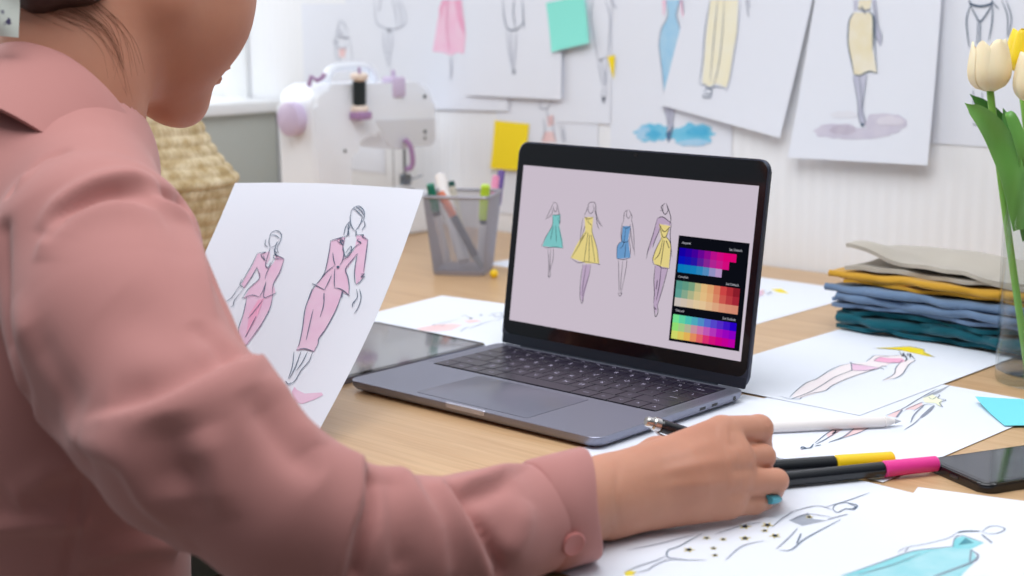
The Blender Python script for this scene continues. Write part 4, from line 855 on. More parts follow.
STEM = mat('tulip_stem_green', (124, 176, 76), .45, sss=.05); LEAFM = mat('tulip_leaf_green', (96, 156, 70), .4, vary=(14, (136, 188, 100), (1, 1, .2), .35, .7)); LEAFM2 = mat('tulip_leaf_dark_green', (72, 134, 58), .42)
CREAM = mat('cream_petal', (246, 222, 176), .5, sss=.15, vary=(10, (248, 234, 204), (1, 1, .3), .35, .65)); YEL = mat('yellow_petal', (246, 210, 30), .5, sss=.12)
def tulip(label, base_, head, r, h, m, tilt=(0, 0, 1), leaves=(), seed=0):
    rr = random.Random(seed); t = empty('tulip', base_); tag(t, label, 'tulip', 'tulips in the glass vase')
    B0 = Vector(base_); H = Vector(head); ax = Vector(tilt).normalized(); Hb = H-ax*h/2
    mid = B0.lerp(Hb, .5)+Vector((rr.uniform(-.004, .004), rr.uniform(-.004, .004), 0))
    b = MB(); pts = [Vector(p)-B0 for p in catmull([B0, mid, Hb-ax*.012, Hb+ax*.002], 8)]; b.tube(pts, .0034, STEM, 12); b.build('stem', t)
    M_ = axis_mtx(Hb-B0, H-B0)
    for k in range(6):
        inner = k % 2; a0 = k*PI/3+rr.uniform(-.12, .12)+seed; NU, NV = 10, 12; vs = []; fs = []
        half = .62 if inner else .70; rk = r*(.90 if inner else 1.0)
        for side in (0, 1):
            for j in range(NV+1):
                v = j/NV; prof = (1-(1-min(1, v/.42))**2.4)**.6*(1-.30*max(0, (v-.42)/.58)**1.6); rad = rk*(.16+.84*prof)
                for i in range(NU+1):
                    u = -1+2*i/NU; wid = half*1.12*(.75+.25*min(1, v*2.5))*(1 if v < .80 else 1-.42*((v-.80)/.20)**2)
                    a = a0+u*wid*1.05; rd = rad*(1+.05*math.cos(u*PI)-.06*abs(u)**3)-side*.0008*(1-.5*abs(u))+.0015*math.sin(3*u+k)*v
                    z = h*(v*1.0-.10*v*v*u*u)+h*.03*rr.random()*0
                    vs.append(M_@Vector((rd*math.cos(a), rd*math.sin(a), z)))
        W_ = NU+1; O = W_*(NV+1)
        for j in range(NV):
            for i in range(NU): q = (j*W_+i, j*W_+i+1, (j+1)*W_+i+1, (j+1)*W_+i); fs += [q, tuple(x+O for x in q[::-1])]
        bd = [i for i in range(W_)]+[j*W_+NU for j in range(1, NV+1)]+[NV*W_+i for i in range(NU-1, -1, -1)]+[j*W_ for j in range(NV-1, 0, -1)]
        for q in range(len(bd)): x, y = bd[q], bd[(q+1) % len(bd)]; fs.append((y, x, x+O, y+O))
        b = MB(); b.add(vs, fs, m, True); b.build('petal', t, sharp=70)
    for pts, wd_, nrm, lm in leaves:
        c = [Vector(p)-B0 for p in catmull(pts, 8)]; vs = []; fs = []; N = len(c)
        for side in (0, 1):
            for i, p in enumerate(c):
                tt = (c[min(i+1, N-1)]-c[max(i-1, 0)]).normalized(); nn = Vector(nrm); nn = (nn-tt*nn.dot(tt)).normalized(); w = tt.cross(nn); f = i/(N-1); ww = wd_*(math.sin(PI*min(1, f*.86+.10))**.8)*(1 if f < .9 else 1-(f-.9)*9.2)
                for u in np.linspace(-1, 1, 7): vs.append(p+w*ww*u+nn*(ww*.35*u*u)-nn*side*.0008)
        O = N*7
        for i in range(N-1):
            for j in range(6): q = (i*7+j, i*7+j+1, (i+1)*7+j+1, (i+1)*7+j); fs += [q, tuple(x+O for x in q[::-1])]
        bd = [j for j in range(7)]+[i*7+6 for i in range(1, N)]+[(N-1)*7+j for j in range(5, -1, -1)]+[i*7 for i in range(N-2, 0, -1)]
        for q in range(len(bd)): x, y = bd[q], bd[(q+1) % len(bd)]; fs.append((y, x, x+O, y+O))
        b = MB(); b.add(vs, fs, lm, True); b.build('leaf', t, sharp=70)
    return t
def V3(p): return tuple(float(a) for a in p)
toC = -FW; toC = (toC[0], toC[1], .2)
vb = lambda dx, dy: (VC.x+dx, VC.y+dy, .012)
DV = (np.array([VC.x, VC.y, .1])-CAM)@FW
tulip('large cream tulip leaning left out of the vase', vb(-.012, -.012), V3(at(990, 66, DV-.03)), .0200, .047, CREAM, (-.10, 0, 1),
      [([V3(at(1018, 230, DV-.02)), V3(at(1012, 180, DV-.035)), V3(at(1000, 145, DV-.04)), V3(at(984, 120, DV-.05)), V3(at(965, 103, DV-.055))], .0125, toC, LEAFM),
       ([V3(at(1022, 200, DV)), V3(at(1012, 150, DV)), V3(at(994, 118, DV)), V3(at(970, 94, DV))], .009, toC, LEAFM2)], 1)
tulip('cream tulip cut by the right edge of the photo', vb(.01, -.018), V3(at(1035, 78, DV-.05)), .0200, .046, CREAM, (.05, 0, 1),
      [([V3(at(1026, 240, DV)), V3(at(1020, 180, DV-.03)), V3(at(1014, 140, DV-.03)), V3(at(1003, 108, DV-.02))], .010, toC, LEAFM2),
       ([V3(at(1030, 220, DV)), V3(at(1024, 160, DV-.04)), V3(at(1012, 120, DV-.045)), V3(at(1006, 112, DV-.04))], .006, toC, LEAFM)], 2)
tulip('yellow tulip peeking out behind the two cream tulips', vb(.006, .012), V3(at(1027, 52, DV+.02)), .0185, .042, YEL, (.1, 0, 1), [], 3)
tulip('yellow tulip standing furthest right in the vase', vb(.02, .004), V3(at(1058, 60, DV)), .0185, .042, YEL, (.3, 0, 1), [], 4)
# ------------------------------------------------------------------ the person: one continuous body, clothing as children
import openvdb
class Field:
    """signed distances on a regular grid; shapes are only evaluated near themselves"""
    FAR = .05
    def __init__(s, lo, hi, h):
        s.lo = np.asarray(lo, float); s.h = h; s.ax = [np.arange(lo[i], hi[i]+h, h, dtype=np.float32) for i in range(3)]
        s.D = np.full([len(a) for a in s.ax], s.FAR, np.float32)
    def sub(s):
        f = Field.__new__(Field); f.lo, f.h, f.ax = s.lo, s.h, s.ax; f.D = np.full(s.D.shape, s.FAR, np.float32); return f
    def pts(s, b0, b1):
        sl = []; A = []
        for i in range(3):
            i0 = int(np.searchsorted(s.ax[i], b0[i])); i1 = int(np.searchsorted(s.ax[i], b1[i])); sl.append(slice(i0, i1)); A.append(s.ax[i][i0:i1])
        return tuple(sl), np.stack(np.meshgrid(*A, indexing='ij'), -1)
    def put(s, fn, b0, b1, k, cut=False):
        sl, P = s.pts(np.asarray(b0)-s.FAR*.9, np.asarray(b1)+s.FAR*.9)
        if P.size == 0: return s
        d = fn(P).astype(np.float32)
        s.D[sl] = smax(s.D[sl], -d, k) if cut else smin(s.D[sl], d, k)
        return s
    def cap(s, a, b, ra, rb, k=.01, cut=False):
        a = np.asarray(a, float); b = np.asarray(b, float); r = max(ra, rb)
        return s.put(lambda P: capsule(P, a, b, ra, rb), np.minimum(a, b)-r, np.maximum(a, b)+r, k, cut)
    def ell(s, c, ax, r, k=.01, cut=False):
        c = np.asarray(c, float); R = max(r); return s.put(lambda P: ellip(P, c, ax, r), c-R, c+R, k, cut)
    def plane(s, p, n, k=0.):
        """keep the side the normal points away from"""
        n = np.asarray(n, np.float32); d = (s.ax[0][:, None, None]-p[0])*n[0]+(s.ax[1][None, :, None]-p[1])*n[1]+(s.ax[2][None, None, :]-p[2])*n[2]
        s.D = smax(s.D, d.astype(np.float32), k) if k else np.maximum(s.D, d.astype(np.float32)); return s
    def mesh(s): return mesh_sdf(s.D, s.lo, s.h)
def capsule(P, a, b, ra, rb):
    a = np.asarray(a, np.float32); b = np.asarray(b, np.float32); ab = b-a; t = np.clip(((P-a)@ab)/max(ab@ab, 1e-9), 0, 1)
    return np.linalg.norm(P-a-t[..., None]*ab, axis=-1)-(ra+(rb-ra)*t)
def ellip(P, c, ax, r):
    """ellipsoid with rows of ax as its axes"""
    q = (P-np.asarray(c, np.float32))@np.asarray(ax, np.float32).T; r = np.asarray(r, np.float32)
    k0 = np.linalg.norm(q/r, axis=-1); k1 = np.linalg.norm(q/(r*r), axis=-1)+1e-9
    return k0*(k0-1)/k1
def smin(a, b, k):
    if k <= 0: return np.minimum(a, b)
    h = np.clip(.5+.5*(b-a)/k, 0, 1); return b*(1-h)+a*h-k*h*(1-h)
def smax(a, b, k): return -smin(-a, -b, k)
def mesh_sdf(D, lo, h):
    g = openvdb.FloatGrid(); g.background = 1.0; g.copyFromArray(np.ascontiguousarray(D, dtype=np.float32), tolerance=0.0)
    pts, quads = g.convertToQuads(isovalue=0.0)
    return pts*h+np.asarray(lo), quads
def bld(name, V, Fq, m, parent, smooth_iter=0):
    me = bpy.data.meshes.new(name)
    bm = bmesh.new(); vs = [bm.verts.new(v) for v in V]
    for q in Fq:
        try: bm.faces.new([vs[i] for i in q])
        except ValueError: pass
    bmesh.ops.recalc_face_normals(bm, faces=bm.faces)
    for _ in range(smooth_iter): bmesh.ops.smooth_vert(bm, verts=bm.verts, factor=.5, use_axis_x=True, use_axis_y=True, use_axis_z=True)
    for f in bm.faces: f.smooth = True
    bm.to_mesh(me); bm.free(); me.materials.append(m)
    o = bpy.data.objects.new(name, me); link(o, parent); return o
ZU = np.array([0, 0, 1.]); FWH = np.array([FW[0], FW[1], 0]); FWH /= np.linalg.norm(FWH); RTH = np.array([FWH[1], -FWH[0], 0])
# joints (pixel, depth) -> place
J = dict(neck=at(58, 124, 1.13), sh=at(96, 262, 1.0), up=at(120, 335, .95), el=at(191, 441, .89), f1=at(278, 506, .885), f2=at(350, 535, .90), f3=at(410, 546, .925), f4=at(480, 535, .95), f5=at(546, 515, .985), wr=at(606, 499, 1.042))
SKIN = mat('skin', (202, 146, 121), .5, spec=.35, sss=.12, vary=(9, (184, 124, 100), (1, 1, 1), .35, .7), bump=(260, .12, .0006, I3))
BLZ = mat('dusty_pink_fabric', (183, 126, 121), .75, spec=.2, sheen=.2, bump=(700, .18, .0004, I3))
person = empty('person', (.05, -.40, -.74)); tag(person, 'seated person in a dusty pink blazer holding a pen and a sketch sheet', 'person')
# head frame: f = where the face looks, u = crown, s = the person's right (towards the camera)
th_, pt_ = math.radians(38), math.radians(25)
fh = math.cos(th_)*FWH+math.sin(th_)*RTH; sh_ = math.cos(th_)*RTH-math.sin(th_)*FWH
fa = fh*math.cos(pt_)-ZU*math.sin(pt_); ua = fh*math.sin(pt_)+ZU*math.cos(pt_); sa = sh_
HO = at(151, -66, 1.19); AX = np.array([fa, ua, sa])
def H(f, u, s_=0.): return HO+fa*f+ua*u+sa*s_
LSH = J['neck']+np.array([-.15, .01, -.06]); LEL = np.array([-.165, -.30, .10]); LWR = np.array([-.10, -.225, .075])
F = Field([-.25, -.56, -.34], [.52, .02, .56], .004)
F.ell(H(-.012, .028), AX, (.098, .098, .078)).ell(H(.028, -.035), AX, (.066, .086, .064), .03)
for sg in (-1, 1):
    F.cap(H(-.008, -.062, .05*sg), H(.060, -.104, .014*sg), .021, .018, .03)        # jaw
    F.ell(H(.046, -.048, .034*sg), AX, (.034, .040, .028), .025)                     # cheek
    F.ell(H(-.018, -.012, .078*sg), AX, (.016, .030, .008), .006)                    # ear
    F.ell(H(.098, .004, .031*sg), AX, (.022, .013, .018), .012, True)                # eye socket
    F.ell(H(.080, .003, .031*sg), AX, (.014, .012, .014), .004)                      # eye
F.cap(H(.088, .01), H(.108, -.035), .008, .011, .010)
for sg in (-1, 1): F.ell(H(.098, -.043, .011*sg), AX, (.009, .008, .007), .006)      # nostril wing
F.ell(H(.075, -.112), AX, (.018, .016, .020), .018)                                 # chin
F.ell(H(.0925, -.0705), AX, (.0085, .0055, .024), .004).ell(H(.0900, -.0825), AX, (.0085, .006, .021), .004)   # lips
F.cap(H(-.045, -.035), J['neck']-ZU*.02, .056, .058, .022)                          # neck
I3_ = np.eye(3)
F.ell((.055, -.375, .13), I3_, (.150, .090, .14), .03).ell((.055, -.375, -.12), I3_, (.135, .090, .20), .04)
for a, b_, ra, rb in ((J['neck']-ZU*.03, J['sh']-ZU*.01, .045, .048), (J['neck']-ZU*.03, LSH, .045, .048), (J['sh'], J['el'], .046, .04), (J['el'], J['f3'], .038, .030), (J['f3'], J['wr'], .030, .026), (LSH, LEL, .046, .038), (LEL, LWR, .036, .026)): F.cap(a, b_, ra, rb, .018)
Vb, Fb = F.mesh()
# hips, thighs, shins and feet under the desk (coarser)
F = Field([-.22, -.60, -.745], [.34, .16, -.16], .008); F.ell((.055, -.38, -.24), I3_, (.17, .13, .12))
for sg in (-1, 1):
    hx = .055+.09*sg; F.cap((hx, -.36, -.25), (hx+.02*sg, .02, -.23), .078, .058, .03).cap((hx+.02*sg, .02, -.235), (hx+.02*sg, -.02, -.66), .056, .038, .02).cap((hx+.02*sg, -.04, -.70), (hx+.03*sg, .10, -.715), .034, .024, .02)
legV, legF = F.mesh()
# hands: fine grid
def hand(F, chains, palm):
    """chains: lists of (point, radius); palm: capsules from the wrist to every knuckle"""
    for a, b_, ra, rb in palm: F.cap(a, b_, ra, rb, .012)
    for ch in chains:
        S_ = F.sub()
        for (a, ra), (b_, rb) in zip(ch[:-1], ch[1:]): S_.cap(a, b_, ra, rb, .003)
        F.D = smin(F.D, S_.D, .0022)
    return F
K = dict(i=at(722, 434, 1.080), m=at(732, 459, 1.072), r=at(734, 482, 1.066), p=at(727, 503, 1.066))
idx = [(K['i'], .0128), (at(759, 428.5, 1.108), .0098), (at(760, 446, 1.145), .0086), (at(753, 458, 1.158), .0078)]
mid = [(K['m'], .0118), (at(763, 456.5, 1.097), .0086), (at(761, 468, 1.128), .0082), (at(753, 474, 1.138), .0075)]
rng_ = [(K['r'], .0112), (at(776, 481, 1.084), .0085), (at(773, 489, 1.110), .0076), (at(762, 491, 1.118), .0072)]
pky = [(K['p'], .0102), (at(754, 503.5, 1.078), .0074), (at(765, 501.5, 1.086), .0062)]
TH0 = at(658, 460, 1.09); thb = [(TH0, .016), (at(700, 450, 1.13), .0122), (at(738, 446, 1.158), .0100), (at(760, 452, 1.172), .0086)]
W0 = J['wr']; EX_ = at(566, 508, 1.010)
palm = [(W0+ZU*.007, K['i'], .0195, .0130), (W0+ZU*.003, K['m'], .0215, .0135), (W0-ZU*.001, K['r'], .0215, .0130), (W0-ZU*.006, K['p'], .0180, .0118), (EX_, W0+ZU*.001, .0250, .0245), (W0, TH0, .020, .017), (at(690, 476, 1.055), K['m'], .020, .0125)]
ep = np.array([p for ch in (idx, mid, rng_, pky, thb) for p, r in ch]+[W0, EX_]); lo = ep.min(0)-.034; hi = ep.max(0)+.034; lo[2] = -.005
F = Field(lo, hi, .0012); F.FAR = .05; hand(F, [idx, mid, rng_, pky, thb], palm); F.plane((0, 0, .0023), (0, 0, -1), .003)   # the side of the hand rests on the sheet
Vr, Fr = F.mesh()
# tendons and knuckle creases on the back of the right hand, as relief
FS = 1.0
def relief(V, Fq, items, m=None):
    """items: (polyline of pixels, height, width) laid onto the near surface and pushed along its normals"""
    tree = BVHTree.FromPolygons([Vector(v) for v in V], [tuple(q) for q in Fq])
    N = np.zeros_like(V); Fq = np.asarray(Fq); a = V[Fq[:, 0]]; c = V[Fq[:, 2]]; b_ = V[Fq[:, 1]]; d = V[Fq[:, 3]]; fn = np.cross(c-a, d-b_)
    for k in range(4): np.add.at(N, Fq[:, k], fn)
    N /= (np.linalg.norm(N, axis=1, keepdims=True)+1e-12)
    # outward test
    ctr = V.mean(0); 
    if ((V-ctr)*N).sum() < 0: N = -N
    off = np.zeros(len(V))
    for it in items:
        pts, amp, wd = it[:3]; pts = catmull([np.array(p, float) for p in pts], 5); P3 = []
        for p in pts:
            r = ray(p[0], p[1]); hit = tree.ray_cast(Vector(CAM), Vector(r).normalized())
            if hit[0] is not None: P3.append(np.array(hit[0]))
        if len(P3) < 2: continue
        P3 = np.array(P3); best = np.full(len(V), 1e9); tt = np.zeros(len(V)); bb = (V > P3.min(0)-wd*4).all(1) & (V < P3.max(0)+wd*4).all(1); ix = np.where(bb)[0]; Vi = V[ix]; L_ = len(P3)-1
        bd = np.full(len(ix), 1e9); bt = np.zeros(len(ix)); sg_ = np.zeros(len(ix))
        for i in range(L_):
            a_, b2 = P3[i], P3[i+1]; ab = b2-a_; t = np.clip(((Vi-a_)@ab)/max(ab@ab, 1e-12), 0, 1); dd = np.linalg.norm(Vi-a_-t[:, None]*ab, axis=1); mk = dd < bd; bd[mk] = dd[mk]; bt[mk] = ((i+t)/L_)[mk]; sg_[mk] = (np.cross(ab, Vi-a_)@(-FW))[mk]
        fade = np.clip(np.minimum(bt, 1-bt)*4, 0, 1)**.7 if len(it) < 4 else {'s': np.clip((1-bt)*4, 0, 1)**.7, 'e': np.clip(bt*4, 0, 1)**.7, 'n': np.ones_like(bt), 'x': np.clip(np.minimum(bt, 1-bt)*4, 0, 1)**.7}[it[3]]
        ws = wd if len(it) < 5 else np.where(sg_ > 0, it[4][0], it[4][1])
        off[ix] += amp*FS*np.exp(-(bd/ws)**2)*fade
    return V+N*off[:, None]
Vr = relief(Vr, Fr, [([(640, 466), (690, 450), (720, 438)], .0007, .005), ([(645, 476), (700, 464), (730, 460)], .0010, .0045), ([(650, 488), (700, 484), (732, 483)], .0008, .0045), ([(716, 431), (730, 434)], .0008, .008), ([(726, 458), (740, 459)], .0010, .008), ([(728, 482), (742, 483)], .0009, .008),
                      ([(752, 444), (728, 447)], -.0016, .0040, 's'), ([(752, 469), (730, 471)], -.0013, .0038, 's'), ([(750, 494), (726, 494)], -.0010, .0035, 's'), ([(766, 421), (771, 432)], -.0005, .0012), ([(620, 455), (616, 500), (622, 535)], -.0006, .003)])
# left hand: pinches the left edge of the sheet
def edgepoint(v, off=0.): return held_S(0.0, v, off)
held_S = s_held.S
E0 = held_S(.02, .45, 0); en = s_held.n; eu = (s_held.c[1]-s_held.c[0]); eu = eu/np.linalg.norm(eu); ev = (s_held.c[3]-s_held.c[0]); ev = ev/np.linalg.norm(ev)
def LHp(u, v, n_): return E0+eu*u+ev*v+en*n_
LW_ = LHp(-.085, -.055, -.030); LWR2 = LW_
lk = [LHp(-.035, .018, -.034), LHp(-.033, -.002, -.036), LHp(-.034, -.021, -.034), LHp(-.038, -.038, -.030)]
lch = []
for k, (kp, L1) in enumerate(zip(lk, (.040, .043, .040, .032))):
    a = kp; b1 = kp+eu*L1*.9+en*.006; c1 = b1+eu*L1*.55+en*.0085; d1 = c1+eu*L1*.4+en*.006; lim = -.0085
    lch.append([(a, .0105), (b1, .0088), (c1, .0080), (d1, .0072)])
for ch in lch:
    for i in range(1, 4):
        p, r = ch[i]; dn = (p-E0)@en
        if dn > -(r+.0012): p = p-en*(dn+(r+.0012)); ch[i] = (p, r)
lth = [(LHp(-.055, -.035, -.012), .015), (LHp(-.030, -.010, .012), .0115), (LHp(-.004, .004, .0175), .0098), (LHp(.016, .010, .0112), .0086)]
lpalm = [(LW_, lk[0], .021, .013), (LW_, lk[1], .022, .013), (LW_, lk[2], .022, .013), (LW_, lk[3], .021, .012), (LW_, lth[0][0], .020, .016), (LW_-eu*.05-ev*.02, LW_, .027, .025)]
allp = np.array([p for ch in lch+[lth] for p, r in ch]+[LW_, LW_-eu*.055-ev*.02]); lo = allp.min(0)-.035; hi = allp.max(0)+.035
F = Field(lo, hi, .0018); hand(F, lch+[lth], lpalm); Vl, Fl_ = F.mesh()
# join body parts into the one body mesh (sleeve hides the joints)
def joinV(sets):
    V = []; Fq = []; o = 0
    for v, f in sets: V.append(v); Fq.append(np.asarray(f)+o); o += len(v)
    return np.concatenate(V), np.concatenate(Fq)
Vb2, Fb2 = joinV([(Vb, Fb), (Vr, Fr), (Vl, Fl_), (legV, legF)])
PO = np.array([.05, -.40, -.74])
body = bld('body', Vb2-PO, Fb2, SKIN, person)
# nails
NAIL = mat('turquoise_nail', (84, 172, 190), .25)
b = MB(); nd = (at(783, 499, 1.098)-at(766, 501, 1.086)); nd /= np.linalg.norm(nd)
a0 = at(767.5, 499.5, 1.078)-PO; b.tube([a0+nd*t for t in (0, .003, .007, .0105, .0135)], [.0052, .0058, .0056, .0046, .002], NAIL, 14, flat=.62); o = b.build('fingernail', person); o['label'] = 'turquoise painted nail of the little finger'
# lips colour piece is part of the head: a thin tinted shell
# ---- blazer
TC = np.array([.060, -.386, 0])
F = Field([-.33, -.56, -.24], [.50, -.08, .36], .0028)
F.ell(TC+ZU*.08, I3_, (.175, .112, .175)).ell(TC+ZU*-.12, I3_, (.158, .118, .24), .06)
F.cap(J['neck']-ZU*.030, J['sh']+ZU*.008, .062, .058, .03).cap(J['neck']-ZU*.030, LSH, .062, .058, .03)
F.cap(J['neck']-ZU*.038-fh*.030, TC+ZU*.12-fh*.02, .078, .105, .03)
S_ = F.sub()
for (a, ra), (b_, rb) in (((J['sh'], .070), (J['up'], .059)), ((J['up'], .059), (J['el'], .058))): S_.cap(a, b_, ra, rb, .03)
T_ = F.sub(); 
fo = [(at(220, 459, .885), .0520), (J['f1'], .0470), (J['f2'], .040), (J['f3'], .040), (J['f4'], .0375), (J['f5'], .0345)]
for (a, ra), (b_, rb) in zip(fo[:-1], fo[1:]): T_.cap(a, b_, ra, rb, .010)
S_.D = smin(S_.D, T_.D, .004); F.D = smin(F.D, S_.D, .006)
for a, b_, ra, rb in ((LSH, LEL, .062, .052), (LEL, (LW_-eu*.03-ev*.012), .050, .038)): F.cap(a, b_, ra, rb, .015)
ax_ = J['f5']-J['f4']; ax_ /= np.linalg.norm(ax_)
# sleeve ends inside the cuff, straight hem, neck opening
b0 = J['f5']-.06; F.put(lambda P: -np.maximum((P-(J['f5']-ax_*.002))@ax_, -.3), b0, J['f5']+.12, 0, True)
F.plane((0, 0, -.20), (0, 0, -1))
nk = np.array(H(-.045, -.035))-J['neck']; nk /= np.linalg.norm(nk)
F.cap(J['neck']-nk*.045, J['neck']+nk*.2, .057, .062, 0, True)
Vz, Fz = F.mesh()
FOLDS = [   # (pixels, height, width, open end, (width left of the line, width right of it))
 # elbow: the forearm sleeve laps over the upper arm
 ([(85, 424), (125, 416), (165, 402), (205, 382), (232, 368), (248, 362)], .0064, .02, 'e', (.0035, .026)), ([(110, 402), (150, 390), (195, 370), (236, 348)], -.0045, .013),
 ([(262, 380), (284, 400), (302, 424), (318, 446)], .0026, .011), ([(245, 392), (268, 420), (292, 450), (322, 478)], -.0042, .011),
 ([(60, 418), (90, 445), (125, 463), (146, 500), (175, 530)], .0045, .02, 'x', (.012, .005)), ([(165, 418), (172, 455), (178, 495)], -.0050, .012), ([(200, 430), (212, 470), (222, 520)], .0035, .011),
 ([(190, 455), (196, 490), (205, 520)], -.0022, .007),
 # forearm
 ([(362, 466), (362, 495), (350, 530), (340, 576)], .0042, .02, 'n', (.0028, .014)), ([(372, 478), (372, 505), (362, 540), (354, 576)], -.0060, .0055, 'n'),
 ([(404, 476), (418, 500), (434, 530), (440, 572)], .0044, .02, 'n', (.006, .012)), ([(392, 484), (396, 520), (400, 560)], -.0034, .008, 'n'),
 ([(449, 494), (463, 518), (478, 545), (490, 572)], .0060, .02, 'n', (.0028, .012)), ([(453, 492), (470, 516), (487, 545), (499, 570)], -.0050, .0050, 'n'),
 ([(450, 492), (490, 478), (528, 465)], .0042, .02, 'x', (.010, .0035)), ([(458, 502), (485, 494), (512, 480)], -.0032, .007), ([(505, 560), (520, 535), (526, 500)], .0030, .009),
 # upper arm and shoulder
 ([(160, 190), (185, 200), (206, 222), (218, 262), (234, 310), (244, 345)], -.0055, .0060), ([(150, 198), (175, 210), (192, 234), (202, 270), (216, 320)], .0042, .02, 'x', (.0035, .012)), ([(172, 184), (200, 202), (222, 240)], .0030, .006),
 ([(36, 262), (52, 230), (80, 212), (120, 206), (160, 214)], .0040, .02, 'x', (.0035, .016)), ([(40, 232), (60, 205), (92, 184), (130, 176), (158, 182)], .0045, .007), ([(44, 244), (70, 214), (108, 194), (150, 194)], -.0050, .0065),
 ([(4, 200), (20, 180), (45, 160), (70, 148)], -.0040, .005), ([(12, 192), (35, 168), (60, 152)], .0030, .005), ([(2, 230), (4, 280), (8, 340), (30, 400)], -.0040, .007, 'n'), ([(8, 350), (30, 400), (62, 436), (88, 452)], .0035, .008),
 ([(195, 320), (220, 345), (240, 368)], -.0030, .008), ([(110, 300), (160, 330), (205, 348)], -.0022, .020), ([(28, 330), (50, 380), (85, 415)], -.0032, .014), ([(14, 300), (36, 360), (70, 412)], .0030, .010),
 # torso
 ([(15, 505), (50, 480), (90, 458)], .0050, .010), ([(0, 528), (40, 524), (78, 524)], .0040, .007, 'n'), ([(20, 500), (45, 492), (80, 470)], -.0040, .010), ([(66, 576), (76, 524), (82, 470)], -.0020, .0035, 'n'), ([(75, 560), (120, 548), (160, 545), (195, 545)], .0045, .008),
]
FS = 1.25
Vz = relief(Vz, Fz, FOLDS)
blazer = bld('blazer', Vz-PO, Fz, BLZ, person, 1)
# ---- collar: a folded band around the neck
def band(name, par, rings, m, n=80, a0=0., a1=2*PI, th=.003):
    """rings: functions angle -> point, from the inside top over the fold to the outer edge"""
    closed = abs(a1-a0-2*PI) < 1e-6; vs = []; fs = []; R_ = len(rings)
    A = [a0+(a1-a0)*i/n for i in range(n+(0 if closed else 1))]
    P = np.array([[rg(a) for rg in rings] for a in A]); T1 = np.gradient(P, axis=0)
    if closed: T1 = (np.roll(P, -1, 0)-np.roll(P, 1, 0))
    Nn = np.cross(T1, np.gradient(P, axis=1)); Nn /= np.linalg.norm(Nn, axis=2, keepdims=True)+1e-12
    O = len(A)*R_; vs = list((P+Nn*th/2).reshape(-1, 3)-PO)+list((P-Nn*th/2).reshape(-1, 3)-PO); M_ = len(A)
    for i in range(M_ if closed else M_-1):
        i2 = (i+1) % M_
        for j in range(R_-1): q = (i*R_+j, i*R_+j+1, i2*R_+j+1, i2*R_+j); fs += [q, tuple(x+O for x in q[::-1])]
        for j in (0, R_-1): fs.append((i*R_+j, i2*R_+j, i2*R_+j+O, i*R_+j+O))
    if not closed:
        for i in (0, M_-1):
            for j in range(R_-1): fs.append((i*R_+j, i*R_+j+1, i*R_+j+1+O, i*R_+j+O))
    b = MB(); b.add(vs, fs, m, True); o = b.build(name, par, sharp=60); bm = bmesh.new(); bm.from_mesh(o.data); bmesh.ops.recalc_face_normals(bm, faces=bm.faces); bm.to_mesh(o.data); bm.free(); return o
nb = J['neck']-nk*.012; nz_ = nk*.86+fh*.42; nz_ /= np.linalg.norm(nz_); nf_ = fh-nz_*(fh@nz_); nf_ /= np.linalg.norm(nf_); ns_ = np.cross(nf_, nz_); ns_ = ns_ if ns_@sh_ > 0 else -ns_
def ring(r, hgt, front=0., fd=0.):
    """angle 0 = back of the neck, +-pi = throat"""
    def f_(a):
        c = -math.cos(a); w = (1+c)/2
        return nb+nz_*(hgt+front*w)+nf_*((r+fd*w)*c)+ns_*(r*1.0*math.sin(a))
    return f_
collar = band('collar', person, [ring(.058, .000, -.02), ring(.0595, .022, -.028), ring(.062, .036, -.032), ring(.065, .038, -.032), ring(.0685, .034, -.030), ring(.076, .016, -.03), ring(.085, -.006, -.028, .004), ring(.094, -.033, -.024, .010)], BLZ, 90, -2.75, 2.75, .0028)
collar.parent = blazer
# ---- cuff with button
ca = J['f5']-ax_*.006; ce = at(588, 504, .997); cax = (ce-ca); cl_ = np.linalg.norm(cax); cax /= cl_
cu_ = ZU-cax*(ZU@cax); cu_ /= np.linalg.norm(cu_); cs_ = np.cross(cax, cu_)
def cring(t, r, sq=.98, wob=0.):
    def f_(a):
        rr_ = r*(1+wob*math.sin(2*a+1)+wob*.6*math.sin(3*a+2)); p = ca+cax*(cl_*t+.0015*math.sin(3*a+.6)*t+.011*t*math.sin(a)*(1 if cs_@FW > 0 else -1))+cu_*math.cos(a)*rr_*1.04+cs_*math.sin(a)*rr_*sq
        if p[2] < .004: p = p+ZU*(.004-p[2])
        return p
    return f_
cuff = band('cuff', person, [cring(-.02, .0320), cring(0, .0335), cring(.04, .0345), cring(.5, .0342, .98, .012), cring(.96, .0340, .98, .02), cring(1, .0336, .98, .02), cring(1, .0320, .98, .02), cring(.5, .0312)], BLZ, 90)
cuff.parent = blazer
tree = BVHTree.FromPolygons([v.co+Vector(PO) for v in cuff.data.vertices], [tuple(p.vertices) for p in cuff.data.polygons])
r_ = ray(572, 543); ht_ = tree.ray_cast(Vector(CAM), Vector(r_).normalized())
if ht_[0] is not None:
    bc_ = ht_[0]; bn = ht_[1]
    if bn.dot(Vector(FW)) > 0: bn = -bn
    b = MB(); b.lathe([(0, 0), (.0072, 0), (.0080, .001), (.0082, .0022), (.0072, .0030), (.0062, .0026), (0, .0024)], mat('pink_button', (196, 122, 118), .5), 28, axis_mtx(bc_-Vector(PO), bc_-Vector(PO)+bn)); bt_ = b.build('button', blazer)
